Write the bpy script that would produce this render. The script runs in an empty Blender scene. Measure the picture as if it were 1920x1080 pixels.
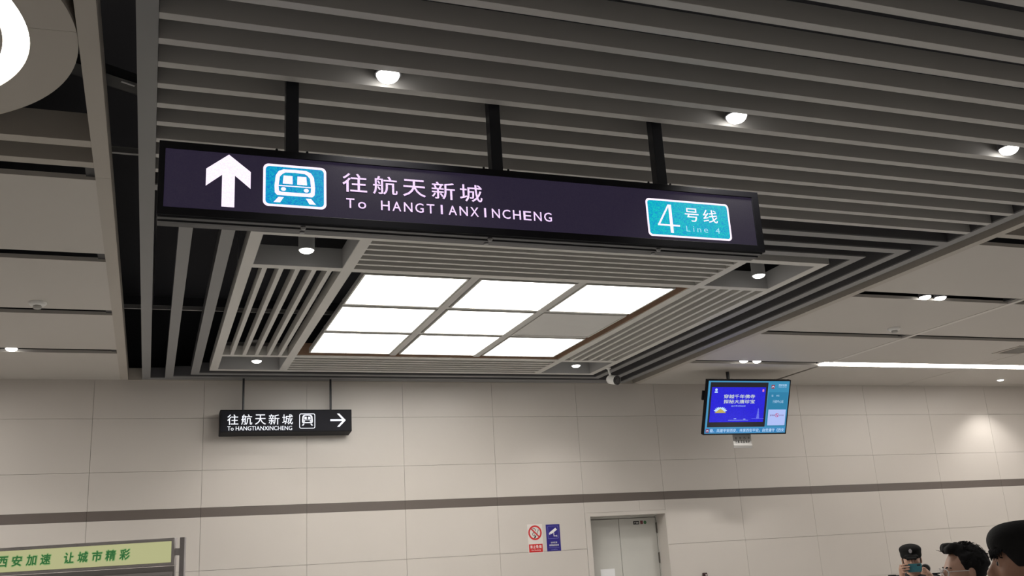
import bpy, bmesh, math, random
import numpy as np
from mathutils import Matrix, Vector

random.seed(7)
PI = math.pi
scene = bpy.context.scene
COL = scene.collection

# ------------------------------------------------------------------ camera, world, exposure, general light
EYE = 1.70                       # height of the hand-held camera above the floor
H = EYE + 2.20                   # underside of the suspended ceiling
WALL_Y = 11.40                   # far wall


def camera_matrix(pitch, yaw, roll):
    cy, sy, cp, sp = math.cos(yaw), math.sin(yaw), math.cos(pitch), math.sin(pitch)
    fwd = Vector((sy * cp, cy * cp, sp))
    r = Vector((cy, -sy, 0))
    u = r.cross(fwd)
    cr, sr = math.cos(roll), math.sin(roll)
    r2 = cr * r + sr * u
    u2 = -sr * r + cr * u
    m = Matrix((r2, u2, -fwd)).transposed()
    return m.to_4x4()


cam_d = bpy.data.cameras.new('camera')
cam_d.sensor_fit = 'HORIZONTAL'
cam_d.sensor_width = 36.0
cam_d.lens = 36.0 * 1811.06 / 1920.0
cam_d.clip_start = 0.05
cam = bpy.data.objects.new('camera', cam_d)
cam.matrix_world = Matrix.Translation((0, 0, EYE)) @ camera_matrix(math.radians(15.837), math.radians(20.9085), math.radians(-3.454))
COL.objects.link(cam)
scene.camera = cam

scene.view_settings.view_transform = 'Standard'
scene.view_settings.look = 'None'
scene.view_settings.gamma = 1.0
scene.view_settings.use_curve_mapping = False
scene.view_settings.exposure = 0.0

world = bpy.data.worlds.new('world')
scene.world = world
world.use_nodes = True
world.node_tree.nodes['Background'].inputs[0].default_value = (1.0, 0.95, 0.9, 1)
world.node_tree.nodes['Background'].inputs[1].default_value = 0.02

PANEL_STRENGTH = 11.0
SPOT_ENERGY = 34.0


def area_lamp(name, loc, sx, sy, energy, color=(1.0, 0.965, 0.92)):
    d = bpy.data.lights.new(name, 'AREA')
    d.shape = 'RECTANGLE'
    d.size, d.size_y, d.energy, d.color = sx, sy, energy, color
    o = bpy.data.objects.new(name, d)
    o.location = loc
    COL.objects.link(o)
    return o


# unseen fill lamps added for concourse luminaires, behind the photographer and to both sides
for lx in (-5.0, 0.5, 6.0, 11.0):
    for ly in (-6.0, -2.0):
        area_lamp('added_fill_lamp', (lx, ly, H - 0.03), 2.6, 0.5, 26)
for ly in (3.0, 7.5):
    area_lamp('added_fill_lamp', (12.5, ly, H - 0.03), 0.5, 2.4, 100)
    area_lamp('added_fill_lamp', (-6.5, ly, H - 0.03), 0.5, 2.4, 60)
area_lamp('added_fill_lamp', (-3.4, 9.96, H - 0.03), 2.4, 0.25, 85)

# ------------------------------------------------------------------ materials
MATS = {}


def lin(r, g, b):
    f = lambda c: (c / 255) / 12.92 if c / 255 <= 0.04045 else ((c / 255 + 0.055) / 1.055) ** 2.4
    return (f(r), f(g), f(b))


def mat(name, color, rough=0.5, metal=0.0, mottling=0.04, scale=6.0, bump=0.0, bscale=120.0, spec=0.5, alpha=None, transmission=0.0):
    if name in MATS:
        return MATS[name]
    m = bpy.data.materials.new(name)
    m.use_nodes = True
    nt = m.node_tree
    b = nt.nodes['Principled BSDF']
    b.inputs['Roughness'].default_value = rough
    b.inputs['Metallic'].default_value = metal
    b.inputs['Specular IOR Level'].default_value = spec
    if transmission:
        b.inputs['Transmission Weight'].default_value = transmission
    tc = nt.nodes.new('ShaderNodeTexCoord')
    nz = nt.nodes.new('ShaderNodeTexNoise')
    nz.inputs['Scale'].default_value = scale
    nz.inputs['Detail'].default_value = 4
    nt.links.new(tc.outputs['Object'], nz.inputs['Vector'])
    mx = nt.nodes.new('ShaderNodeMix')
    mx.data_type = 'RGBA'
    lo = tuple(max(0, c * (1 - mottling)) for c in color) + (1,)
    hi = tuple(min(1, c * (1 + mottling)) for c in color) + (1,)
    mx.inputs['A'].default_value = lo
    mx.inputs['B'].default_value = hi
    nt.links.new(nz.outputs['Fac'], mx.inputs['Factor'])
    nt.links.new(mx.outputs['Result'], b.inputs['Base Color'])
    if bump:
        n2 = nt.nodes.new('ShaderNodeTexNoise')
        n2.inputs['Scale'].default_value = bscale
        nt.links.new(tc.outputs['Object'], n2.inputs['Vector'])
        bp = nt.nodes.new('ShaderNodeBump')
        bp.inputs['Strength'].default_value = bump
        bp.inputs['Distance'].default_value = 0.002
        nt.links.new(n2.outputs['Fac'], bp.inputs['Height'])
        nt.links.new(bp.outputs['Normal'], b.inputs['Normal'])
    MATS[name] = m
    return m


def glow(name, color, strength=1.0, color2=None, cell=230.0):
    """light-emitting surface; color2 gives the sparkle of an LED dot matrix"""
    if name in MATS:
        return MATS[name]
    m = bpy.data.materials.new(name)
    m.use_nodes = True
    nt = m.node_tree
    b = nt.nodes['Principled BSDF']
    b.inputs['Base Color'].default_value = (0.02, 0.02, 0.02, 1)
    b.inputs['Roughness'].default_value = 0.8
    b.inputs['Specular IOR Level'].default_value = 0.1
    b.inputs['Emission Strength'].default_value = strength
    b.inputs['Emission Color'].default_value = tuple(color) + (1,)
    if color2:
        tc = nt.nodes.new('ShaderNodeTexCoord')
        vo = nt.nodes.new('ShaderNodeTexVoronoi')
        vo.inputs['Scale'].default_value = cell
        nt.links.new(tc.outputs['Object'], vo.inputs['Vector'])
        sp = nt.nodes.new('ShaderNodeSeparateColor')
        nt.links.new(vo.outputs['Color'], sp.inputs[0])
        mx = nt.nodes.new('ShaderNodeMix')
        mx.data_type = 'RGBA'
        mx.inputs['A'].default_value = tuple(color) + (1,)
        mx.inputs['B'].default_value = tuple(color2) + (1,)
        nt.links.new(sp.outputs[0], mx.inputs['Factor'])
        nt.links.new(mx.outputs['Result'], b.inputs['Emission Color'])
    MATS[name] = m
    return m


M_WALL = mat('wall_enamel_panel', (0.525, 0.487, 0.450), rough=0.32, mottling=0.025, scale=2.0, bump=0.05, bscale=60)
M_JOINT = mat('wall_joint', (0.30, 0.27, 0.25), rough=0.8)
M_STRIPE = mat('wall_brown_stripe', (0.115, 0.095, 0.085), rough=0.4)
M_CEIL = mat('ceiling_white_panel', (0.485, 0.455, 0.418), rough=0.55, mottling=0.02, scale=1.5)
M_TRIM = mat('ceiling_white_trim', (0.40, 0.365, 0.322), rough=0.5, mottling=0.02)
M_RAIL = mat('grey_powder_coat', (0.215, 0.213, 0.214), rough=0.5, mottling=0.03)
M_CHANNEL = mat('dark_grey_channel', (0.075, 0.073, 0.078), rough=0.6)
M_GRILLE = mat('light_grey_powder_coat', (0.56, 0.545, 0.515), rough=0.45, mottling=0.03)
M_BAFFLE = mat('baffle_aluminium', (0.47, 0.455, 0.435), rough=0.5, mottling=0.03)
M_PLENUM = mat('plenum_black_paint', (0.030, 0.030, 0.036), rough=0.9)
M_STEEL = mat('galvanised_steel', (0.30, 0.30, 0.30), rough=0.5, metal=0.6)
M_DARKSTEEL = mat('dark_steel', (0.05, 0.05, 0.052), rough=0.5, metal=0.4)
M_FLOOR = mat('floor_granite', (0.48, 0.475, 0.465), rough=0.3, mottling=0.35, scale=90.0)
M_BLACK = mat('black_sign_housing', (0.011, 0.011, 0.014), rough=0.55, spec=0.15)
M_BLACK_ALU = mat('dark_grey_aluminium', (0.055, 0.056, 0.062), rough=0.38, metal=0.3)
M_POLE = mat('black_pole', (0.012, 0.013, 0.018), rough=0.3)
M_BROWN = mat('brown_plywood_edge', (0.36, 0.22, 0.145), rough=0.6, mottling=0.2, scale=25)
M_WHITEPL = mat('white_plastic', (0.72, 0.71, 0.69), rough=0.4)
M_OFFPANEL = mat('unlit_diffuser', (0.56, 0.55, 0.53), rough=0.5)
M_LENSRIM = mat('downlight_rim', (0.55, 0.55, 0.54), rough=0.35)
M_GLASSBLK = mat('black_lens_glass', (0.02, 0.02, 0.022), rough=0.12)
M_ALU = mat('brushed_aluminium', (0.42, 0.39, 0.385), rough=0.42, metal=0.2)
M_DOOR = mat('door_grey_paint', (0.50, 0.49, 0.455), rough=0.5, mottling=0.03)
M_PAPER = mat('white_paper', (0.74, 0.74, 0.75), rough=0.8)
M_PAPERGREY = mat('grey_paper', (0.36, 0.35, 0.335), rough=0.8)
M_INK = mat('black_ink', (0.03, 0.03, 0.03), rough=0.7)
M_RED = mat('red_print', lin(190, 40, 40), rough=0.5)
M_WHITEINK = mat('white_print', (0.75, 0.73, 0.72), rough=0.5)
M_BLUE = mat('dark_blue_print', lin(38, 30, 118), rough=0.45)
M_BLUELINE = mat('pale_blue_print', lin(130, 130, 190), rough=0.5)
M_HINGE = mat('dark_hinge', (0.06, 0.05, 0.04), rough=0.5)

E_PANEL = glow('panel_diffuser', (1.0, 0.965, 0.90), PANEL_STRENGTH)
E_LENS = glow('downlight_lens', (1.0, 0.97, 0.93), 9.0)
E_RING = glow('ring_light_diffuser', (1.0, 0.95, 0.83), 7.0)
E_STRIP = glow('strip_diffuser', (1.0, 0.95, 0.88), 15.0)
E_LEDBG = glow('led_screen_dark', lin(42, 36, 52), 1.0, lin(35, 29, 48), 300)
E_LEDWHITE = glow('led_white', lin(255, 246, 255), 1.15, lin(250, 225, 255), 300)
E_LEDPINK = glow('led_pinkish_white', lin(255, 232, 255), 1.1, lin(225, 190, 250), 300)
E_LEDTEAL = glow('led_blue', lin(0, 118, 200), 1.0, lin(20, 180, 200), 240)
E_LEDCYAN = glow('led_cyan', lin(0, 140, 205), 1.0, lin(10, 205, 195), 240)
E_SIGNWHITE = glow('backlit_white', lin(245, 247, 255), 1.15)

# ------------------------------------------------------------------ mesh helpers


class MB:
    """collects simple solids; build() links them as ONE mesh object"""

    def __init__(self):
        self.v, self.f, self.mi = [], [], []

    def add(self, vs, fs, mi=0):
        o = len(self.v)
        self.v += [tuple(p) for p in vs]
        self.f += [tuple(i + o for i in f) for f in fs]
        self.mi += [mi] * len(fs)

    def box(self, x0, x1, y0, y1, z0, z1, mi=0):
        self.add([(x0, y0, z0), (x1, y0, z0), (x1, y1, z0), (x0, y1, z0), (x0, y0, z1), (x1, y0, z1), (x1, y1, z1), (x0, y1, z1)],
                 [(3, 2, 1, 0), (4, 5, 6, 7), (0, 1, 5, 4), (1, 2, 6, 5), (2, 3, 7, 6), (3, 0, 4, 7)], mi)

    def prism(self, pts, z0, z1, mi=0):
        """polygon in XY (counter-clockwise) extruded along z"""
        n = len(pts)
        self.add([(x, y, z0) for x, y in pts] + [(x, y, z1) for x, y in pts],
                 [tuple(range(n - 1, -1, -1)), tuple(range(n, 2 * n))] + [(i, (i + 1) % n, n + (i + 1) % n, n + i) for i in range(n)], mi)

    def plate(self, pts, y, t=0.0008, mi=0):
        """polygon in XZ (counter-clockwise seen from -Y), front face at y, thickness t behind"""
        n = len(pts)
        self.add([(x, y, z) for x, z in pts] + [(x, y + t, z) for x, z in pts],
                 [tuple(range(n)), tuple(range(2 * n - 1, n - 1, -1))] + [((i + 1) % n, i, n + i, n + (i + 1) % n) for i in range(n)], mi)

    def band(self, outer, inner, y, t=0.0008, mi=0):
        """ring between two outlines of the same count in XZ"""
        n = len(outer)
        vs = [(x, y, z) for x, z in outer] + [(x, y, z) for x, z in inner] + [(x, y + t, z) for x, z in outer] + [(x, y + t, z) for x, z in inner]
        fs = []
        for i in range(n):
            j = (i + 1) % n
            fs.append((i, j, n + j, n + i))
            fs.append((j, i, 2 * n + i, 2 * n + j))
            fs.append((n + i, n + j, 3 * n + j, 3 * n + i))
            fs.append((2 * n + j, 2 * n + i, 3 * n + i, 3 * n + j))
        self.add(vs, fs, mi)

    def lathe(self, prof, n=32, center=(0, 0, 0), axis='z', mi=0):
        """prof: list of (r, h) from one end to the other"""
        vs, fs = [], []
        for r, h in prof:
            for i in range(n):
                a = 2 * PI * i / n
                p = (r * math.cos(a), r * math.sin(a), h)
                if axis == 'y':
                    p = (p[0], h, p[1])
                elif axis == 'x':
                    p = (h, p[0], p[1])
                vs.append((p[0] + center[0], p[1] + center[1], p[2] + center[2]))
        for k in range(len(prof) - 1):
            for i in range(n):
                j = (i + 1) % n
                fs.append((k * n + i, k * n + j, (k + 1) * n + j, (k + 1) * n + i))
        fs.append(tuple(range(n - 1, -1, -1)))
        fs.append(tuple(range((len(prof) - 1) * n, len(prof) * n)))
        self.add(vs, fs, mi)

    def tube(self, pts, r, n=8, mi=0):
        pts = [Vector(p) for p in pts]
        rs = r if isinstance(r, (list, tuple)) else [r] * len(pts)
        vs, fs = [], []
        up = Vector((0, 0, 1))
        for k, p in enumerate(pts):
            d = (pts[min(k + 1, len(pts) - 1)] - pts[max(k - 1, 0)]).normalized()
            a = d.cross(up)
            if a.length < 1e-3:
                a = d.cross(Vector((1, 0, 0)))
            a.normalize()
            b = d.cross(a)
            for i in range(n):
                t = 2 * PI * i / n
                vs.append(p + rs[k] * (math.cos(t) * a + math.sin(t) * b))
        for k in range(len(pts) - 1):
            for i in range(n):
                j = (i + 1) % n
                fs.append((k * n + i, k * n + j, (k + 1) * n + j, (k + 1) * n + i))
        fs.append(tuple(range(n - 1, -1, -1)))
        fs.append(tuple(range((len(pts) - 1) * n, len(pts) * n)))
        self.add(vs, fs, mi)

    def build(self, name, mats, parent=None, loc=(0, 0, 0), smooth=False, bevel=0.0):
        me = bpy.data.meshes.new(name)
        me.from_pydata(self.v, [], self.f)
        if not isinstance(mats, (list, tuple)):
            mats = [mats]
        for m in mats:
            me.materials.append(m)
        me.polygons.foreach_set('material_index', self.mi)
        bm = bmesh.new()
        bm.from_mesh(me)
        bmesh.ops.recalc_face_normals(bm, faces=bm.faces)
        bm.to_mesh(me)
        bm.free()
        if smooth:
            me.polygons.foreach_set('use_smooth', [True] * len(me.polygons))
            me.set_sharp_from_angle(angle=math.radians(40))
        o = bpy.data.objects.new(name, me)
        o.location = loc
        if parent is not None:
            o.parent = parent
        COL.objects.link(o)
        if bevel:
            b = o.modifiers.new('edge', 'BEVEL')
            b.width = bevel
            b.segments = 2
            b.limit_method = 'ANGLE'
        return o


def tag(o, label, cat, group=None):
    o['label'] = label
    o['category'] = cat
    if group:
        o['group'] = group
    return o


def structure(o):
    o['kind'] = 'structure'
    return o


def empty(name, loc, rz=0.0, label=None, cat=None, group=None):
    o = bpy.data.objects.new(name, None)
    o.empty_display_size = 0.1
    o.location = loc
    o.rotation_euler = (0, 0, rz)
    COL.objects.link(o)
    if label:
        tag(o, label, cat, group)
    return o


def children(o):
    return [c for c in bpy.data.objects if c.parent == o]


def copy_tree(o, parent=None):
    c = o.copy()
    COL.objects.link(c)
    if parent is not None:
        c.parent = parent
        c.matrix_parent_inverse = o.matrix_parent_inverse
    for ch in children(o):
        copy_tree(ch, c)
    return c


def rrect(cx, cz, w, h, r, n=6):
    pts = []
    for (sx, sz, a0) in ((1, -1, -90), (1, 1, 0), (-1, 1, 90), (-1, -1, 180)):
        for k in range(n + 1):
            a = math.radians(a0 + 90 * k / n)
            pts.append((cx + sx * (w / 2 - r) + r * math.cos(a), cz + sz * (h / 2 - r) + r * math.sin(a)))
    return pts


def disc(cx, cz, r, n=40, rz=None):
    return [(cx + r * math.cos(2 * PI * k / n), cz + (rz or r) * math.sin(2 * PI * k / n)) for k in range(n)]


def rect(x0, x1, z0, z1):
    return [(x0, z0), (x1, z0), (x1, z1), (x0, z1)]


# ---- lettering: the built-in font's glyph outlines as flat meshes
_GLYPH = {}


def glyphs(s, bold=0.0, spacing=1.0):
    key = (s, bold, spacing)
    if key in _GLYPH:
        return _GLYPH[key]
    cu = bpy.data.curves.new('lettering_outline', 'FONT')
    cu.body = s
    cu.size = 1.0
    cu.offset = bold
    cu.resolution_u = 3
    cu.space_character = spacing
    ob = bpy.data.objects.new('lettering_outline', cu)
    COL.objects.link(ob)
    dg = bpy.context.evaluated_depsgraph_get()
    dg.update()
    me = bpy.data.meshes.new_from_object(ob.evaluated_get(dg))
    vs = [(v.co.x, v.co.y) for v in me.vertices]
    fs = [tuple(p.vertices) for p in me.polygons]
    bpy.data.objects.remove(ob)
    bpy.data.curves.remove(cu)
    bpy.data.meshes.remove(me)
    _GLYPH[key] = (vs, fs)
    return vs, fs


def write(mb, s, x0, x1, z0, z1, y, bold=0.0, shear=0.0, mi=0, spacing=1.0):
    """string s stretched to fill the rectangle x0..x1, z0..z1 at depth y, read from -Y; bold overprints it slightly shifted"""
    vs, fs = glyphs(s, 0.0, spacing)
    if not vs:
        return
    b = max(0.0, bold) * (z1 - z0)
    x0, x1, z0, z1 = x0 + b, x1 - b, z0 + b, z1 - b
    ax0, ax1 = min(v[0] for v in vs), max(v[0] for v in vs)
    ay0, ay1 = min(v[1] for v in vs), max(v[1] for v in vs)
    sx, sz = (x1 - x0) / max(1e-6, ax1 - ax0), (z1 - z0) / max(1e-6, ay1 - ay0)
    shifts = [(0, 0)]
    if b > 0:
        shifts = [(b * math.cos(k * PI / 4), b * math.sin(k * PI / 4)) for k in range(8)]
    for k, (dx, dz) in enumerate(shifts):
        mb.add([(x0 + dx + (vx - ax0) * sx + shear * (vy - ay0) * sz, y - 0.00001 * k, z0 + dz + (vy - ay0) * sz) for vx, vy in vs], fs, mi)


ORD = ['first', 'second', 'third', 'fourth', 'fifth', 'sixth', 'seventh', 'eighth', 'ninth', 'tenth', 'eleventh', 'twelfth', 'thirteenth',
       'fourteenth', 'fifteenth', 'sixteenth', 'seventeenth', 'eighteenth', 'nineteenth', 'twentieth']

# ------------------------------------------------------------------ the setting
XL, XR, YB = -9.0, 14.0, -9.0
SOFFIT = H + 1.0

mb = MB(); mb.box(XL, XR, YB, WALL_Y + 0.5, -0.1, 0.0)
structure(mb.build('floor', M_FLOOR))
mb = MB(); mb.box(XL - 0.1, XL, YB, WALL_Y + 0.5, 0, SOFFIT)
structure(mb.build('wall_left', M_WALL))
mb = MB(); mb.box(XR, XR + 0.1, YB, WALL_Y + 0.5, 0, SOFFIT)
structure(mb.build('wall_right', M_WALL))
mb = MB(); mb.box(XL, XR, YB - 0.1, YB, 0, SOFFIT)
structure(mb.build('wall_near', M_WALL))
mb = MB(); mb.box(XL, XR, YB, WALL_Y + 0.5, SOFFIT, SOFFIT + 0.1)
structure(mb.build('ceiling_soffit', M_PLENUM))
mb = MB(); mb.box(XL, XR, YB, 0.9, H, H + 0.05)
structure(mb.build('ceiling_near', M_CEIL))

# far wall: enamelled panels with open joints, brown stripe, a door bay
DX0, DX1, DZ = 5.222, 6.290, EYE + 0.497            # door opening
mb = MB()
back = 0.02
TOPZ = H + 0.13
xs = [5.147 + 1.1525 * k for k in range(-13, 9)]
xs = [x for x in xs if XL < x < XR]
xs = [XL] + xs + [XR]
zs = [0.0, EYE - 1.04, EYE - 0.465, EYE + 0.108, EYE + 0.675, EYE + 0.777, EYE + 1.184, EYE + 1.767, TOPZ]
J = 0.0015
for i in range(len(xs) - 1):
    bay = abs(xs[i] - 5.147) < 0.01
    for k in range(len(zs) - 1):
        z0, z1 = zs[k], zs[k + 1]
        stripe = k == 4
        jx = 0.0012 if stripe else J
        if bay and z1 < EYE + 0.67:
            continue
        if bay and k == 3:
            continue
        mb.box(xs[i] + jx, xs[i + 1] - jx, WALL_Y, WALL_Y + back, z0 + (0 if stripe else J), z1 - (0 if stripe else J), 2 if stripe else 0)
# the bay over and beside the door, behind the casing
mb.box(5.147 + J, 5.93 - J, WALL_Y, WALL_Y + back, EYE + 0.545, EYE + 0.675 - J, 0)
mb.box(5.93 + J, 6.2995 - J, WALL_Y, WALL_Y + back, EYE + 0.545, EYE + 0.675 - J, 0)
# backing with the door hole
for (a, b, c, d) in ((XL, 5.148, 0, TOPZ), (6.3015, XR, 0, TOPZ), (5.148, 6.3015, EYE + 0.544, TOPZ)):
    mb.box(a, b, WALL_Y + back, WALL_Y + 0.10, c, d, 1)
mb.box(XL, XR, WALL_Y + 0.10, WALL_Y + 0.16, TOPZ, SOFFIT, 3)
structure(mb.build('wall_far', [M_WALL, M_JOINT, M_STRIPE, M_PLENUM]))

# door in its recess
door = empty('door_1', (5.75, WALL_Y + 0.25, 0))
structure(door)


def door_part(name, fn, mats, parent=door, **kw):
    m = MB(); fn(m)
    o = m.build(name, mats, parent, **kw)
    return o


ox, oy = 5.75, WALL_Y + 0.25


def casing(m):
    # front faces of the white casing and the deep reveal
    m.box(5.150 - ox, DX0 - ox, WALL_Y - 0.002 - oy, 0.06, 0, EYE + 0.543)
    m.box(DX1 - ox, 6.300 - ox, WALL_Y - 0.002 - oy, 0.06, 0, EYE + 0.543)
    m.box(DX0 - ox, DX1 - ox, WALL_Y - 0.002 - oy, 0.06, DZ, EYE + 0.543)


door_part('casing', casing, M_WALL, bevel=0.002)
mb = MB()
LZ = EYE + 0.463
mb.box(DX0 - ox, 5.732 - ox, 0.0, 0.045, 0.005, LZ)
leaf1 = mb.build('leaf', M_DOOR, door, bevel=0.002)
mb = MB()
mb.box(5.738 - ox, DX1 - 0.018 - ox, 0.0, 0.045, 0.005, LZ)
leaf2 = mb.build('leaf', M_DOOR, door, bevel=0.002)
mb = MB()
mb.box(DX0 - ox, DX1 - ox, 0.008, 0.05, LZ + 0.008, DZ)
mb.box(DX1 - 0.012 - ox, DX1 - ox, -0.01, 0.05, 0, DZ)
mb.box(DX0 - ox, DX1 - ox, 0.045, 0.05, 0, DZ)
mb.build('frame', M_DOOR, door)
for hz in (EYE + 0.33, EYE - 0.05, EYE - 1.2):
    mb = MB()
    mb.box(DX1 - 0.022 - ox, DX1 - 0.012 - ox, -0.014, 0.0, hz - 0.06, hz + 0.06)
    mb.lathe([(0.007, hz - 0.07), (0.007, hz + 0.07)], 10, (DX1 - 0.017 - ox, -0.014, 0))
    mb.build('hinge', M_HINGE, door)
mb = MB()
mb.tube([(5.70 - ox, 0.0, 1.02), (5.70 - ox, -0.05, 1.02), (5.60 - ox, -0.05, 1.02)], 0.009, 10)
mb.build('handle', M_STEEL, leaf1)

# paper taped to the leaf, and the small fire-door sticker
mb = MB()
mb.plate(rect(-0.1, 0.1, -0.29, 0.0), 0.0, 0.0015)
tag(mb.build('paper_notice', M_PAPER, None, (5.522, oy - 0.002, EYE - 0.150)), 'blank white paper sheet taped on the grey door', 'paper')
st = empty('door_sticker', (6.04, oy - 0.001, EYE + 0.405), 0, 'small strip of black, red and green symbols stuck on top of the grey door', 'sticker')
mb = MB()
mb.band(rect(-0.095, -0.010, -0.022, 0.022), rect(-0.080, -0.022, -0.010, 0.008), 0.0, 0.001)
mb.plate([(-0.080, -0.010), (-0.055, -0.010), (-0.05, 0.002), (-0.068, 0.004)], 0.0, 0.001)
mb.build('black_symbol', M_INK, st)
mb = MB(); mb.plate(rect(0.008, 0.046, -0.02, 0.024), 0.0, 0.001); mb.build('red_symbol', mat('dark_red_print', (0.16, 0.04, 0.045)), st)
mb = MB(); mb.plate(disc(0.077, 0.0, 0.022, 20), 0.0, 0.001); mb.build('green_symbol', mat('green_print', (0.045, 0.14, 0.06)), st)

# card reader beside the door
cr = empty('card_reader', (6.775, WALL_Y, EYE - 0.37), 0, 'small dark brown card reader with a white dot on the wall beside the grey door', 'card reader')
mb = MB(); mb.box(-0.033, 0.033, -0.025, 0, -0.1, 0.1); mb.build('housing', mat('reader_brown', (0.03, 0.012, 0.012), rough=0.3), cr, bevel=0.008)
mb = MB(); mb.lathe([(0.008, 0), (0.006, -0.002)], 12, (0.010, -0.0252, 0.07), 'y'); mb.build('glint_dot', glow('reader_glint', (1, 0.85, 0.8), 0.8), cr)  # glowing dot put in for the white glint on the housing

# ------------------------------------------------------------------ white ceiling fields with slots
SLOTS = [(5.345, 5.515), (6.86, 7.045), (8.385, 8.545), (9.875, 10.05)]
PT = 0.030


def panel_field(name, x0, x1, pieces):
    for (a, b) in pieces:
        m = MB()
        m.box(x0, x1, a, b, H, H + PT)
        structure(m.build(name, M_CEIL, None))


pieces = [(5.515, 6.86), (7.045, 8.385), (8.545, 9.875), (10.05, WALL_Y)]
panel_field('ceiling_left', XL, -0.357, pieces)
panel_field('ceiling_right', 6.07, 7.985, pieces)
panel_field('ceiling_middle', 8.045, 10.432, [(5.515, 6.86), (7.045, 8.385), (8.545, 9.865), (10.105, WALL_Y)])
panel_field('ceiling_outer', 10.442, XR, [(0.9, 6.86), (7.045, 8.385), (8.545, 9.865), (10.105, WALL_Y)])
# trims: borders of the two white fields, rib between the right-hand fields, strip along the wall
mb = MB()
for a, b in ((0.9, 5.466), (5.468, WALL_Y - 0.02)):
    mb.box(-0.357, -0.275, a, b, H - 0.002, H + 0.13)
structure(mb.build('trim_1', M_TRIM))
mb = MB()
for a, b in ((0.9, 4.2), (4.202, WALL_Y - 0.02)):
    mb.box(5.988, 6.07, a, b, H - 0.002, H + 0.13)
structure(mb.build('trim_2', M_TRIM))
mb = MB(); mb.box(7.985, 8.045, 5.0, 9.86, H - 0.004, H + PT)
structure(mb.build('trim_3', mat('rib_white', (0.58, 0.55, 0.51), rough=0.45)))
mb = MB(); mb.box(-0.275, 5.988, WALL_Y - 0.022, WALL_Y, H - 0.006, H + 0.13)
structure(mb.build('trim_4', M_TRIM))
# dark brackets closing the ends of the slots
mb = MB()
for (a, b) in SLOTS:
    for (x, s) in ((-0.357, -1), (7.985, -1)):
        mb.box(x + s * 0.05, x, a, b, H + 0.02, H + PT + 0.03)
mb.box(XL, -0.357, WALL_Y - 0.01, WALL_Y, H + PT, H + 0.2)
structure(mb.build('trim_5', M_DARKSTEEL))

# tall side boards and deep baffles at the near ends of the white fields
GB = 'deep baffles at the near edge of the white ceiling'
for (x0, x1, side) in ((XL, -0.357, 'dark gap with the round ring light'), (6.07, 10.43, 'long grey baffle field, past the mitred frames')):
    for (a, b, top, nm) in ((4.982, 5.064, 0.155, 'first'), (5.262, 5.338, 0.12, 'second')):
        mb = MB(); mb.box(-(x1 - x0) / 2, (x1 - x0) / 2, -(b - a) / 2, (b - a) / 2, 0, top)
        o = mb.build('deep_baffle', M_TRIM, None, ((x0 + x1) / 2, (a + b) / 2, H), bevel=0.002)
        tag(o, '%s deep white ceiling baffle behind the %s' % (nm, side), 'ceiling baffle', GB)

# ------------------------------------------------------------------ long grey baffles
BX0, BX1 = -0.043, 5.757
mb = MB(); L = (BX1 - BX0) / 2
mb.box(-L, L, -0.025, 0.025, 0, 0.098)
proto = mb.build('ceiling_baffle', M_BAFFLE, None, (0, 0, 0), bevel=0.0015)
NB = 20
for k in range(NB):
    o = proto if k == 0 else proto.copy()
    if k:
        COL.objects.link(o)
    o.location = ((BX0 + BX1) / 2, 5.300 - 0.2025 * k, H)
    tag(o, 'long grey ceiling baffle, %s in line from the black mitred frame gap' % ORD[k], 'ceiling baffle', 'long grey ceiling baffles')


# ------------------------------------------------------------------ mitred frames round the light coffer
def mitred(root, x0, x1, y0, y1, w, z0, z1, m, name='bar', yfront=None):
    """four bars with mitred corners; yfront lets the two side bars run on past the near bar"""
    bars = []
    q = [
        [(x0, y1), (x0 + w, y1 - w), (x1 - w, y1 - w), (x1, y1)],
    ]
    if yfront is None:
        q.append([(x0, y0), (x1, y0), (x1 - w, y0 + w), (x0 + w, y0 + w)])
        q.append([(x0, y0), (x0 + w, y0 + w), (x0 + w, y1 - w), (x0, y1)])
        q.append([(x1, y0), (x1, y1), (x1 - w, y1 - w), (x1 - w, y0 + w)])
    else:
        q.append([(x0 + w, y0), (x1 - w, y0), (x1 - w, y0 + w), (x0 + w, y0 + w)])
        q.append([(x0, yfront), (x0 + w, yfront), (x0 + w, y1 - w), (x0, y1)])
        q.append([(x1 - w, yfront), (x1, yfront), (x1, y1), (x1 - w, y1 - w)])
    lx, ly, lz = root.location
    for pts in q:
        m2 = MB()
        loc_pts = [(x - lx, y - ly) for x, y in pts]
        if isinstance(m, (list, tuple)):
            m2.prism(loc_pts, z0 - lz, z0 - lz + 0.010, 0)
            m2.prism(loc_pts, z0 - lz + 0.010, z1 - lz, 1)
        else:
            m2.prism(loc_pts, z0 - lz, z1 - lz)
        bars.append(m2.build(name, m, root))
    return bars


CX, CY = 2.857, 8.51
for (x0, y0, y1, yf, lab) in (
        (-0.130, 5.512, 11.372, 0.95, 'outermost grey mitred ceiling frame, its long sides running on past the baffles'),
        (0.107, 5.744, 11.275, None, 'middle grey mitred ceiling frame between two others around the light coffer'),
        (0.372, 5.958, 11.070, None, 'innermost thin grey mitred ceiling frame next to the pale slatted coffer')):
    r = empty('ceiling_frame', (CX, (y0 + y1) / 2, H), 0, lab, 'ceiling frame', 'mitred ceiling frames')
    mitred(r, x0, 2 * CX - x0, y0, y1, 0.086, H, H + 0.12, [M_RAIL, M_CHANNEL], 'bar', yf)

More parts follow.
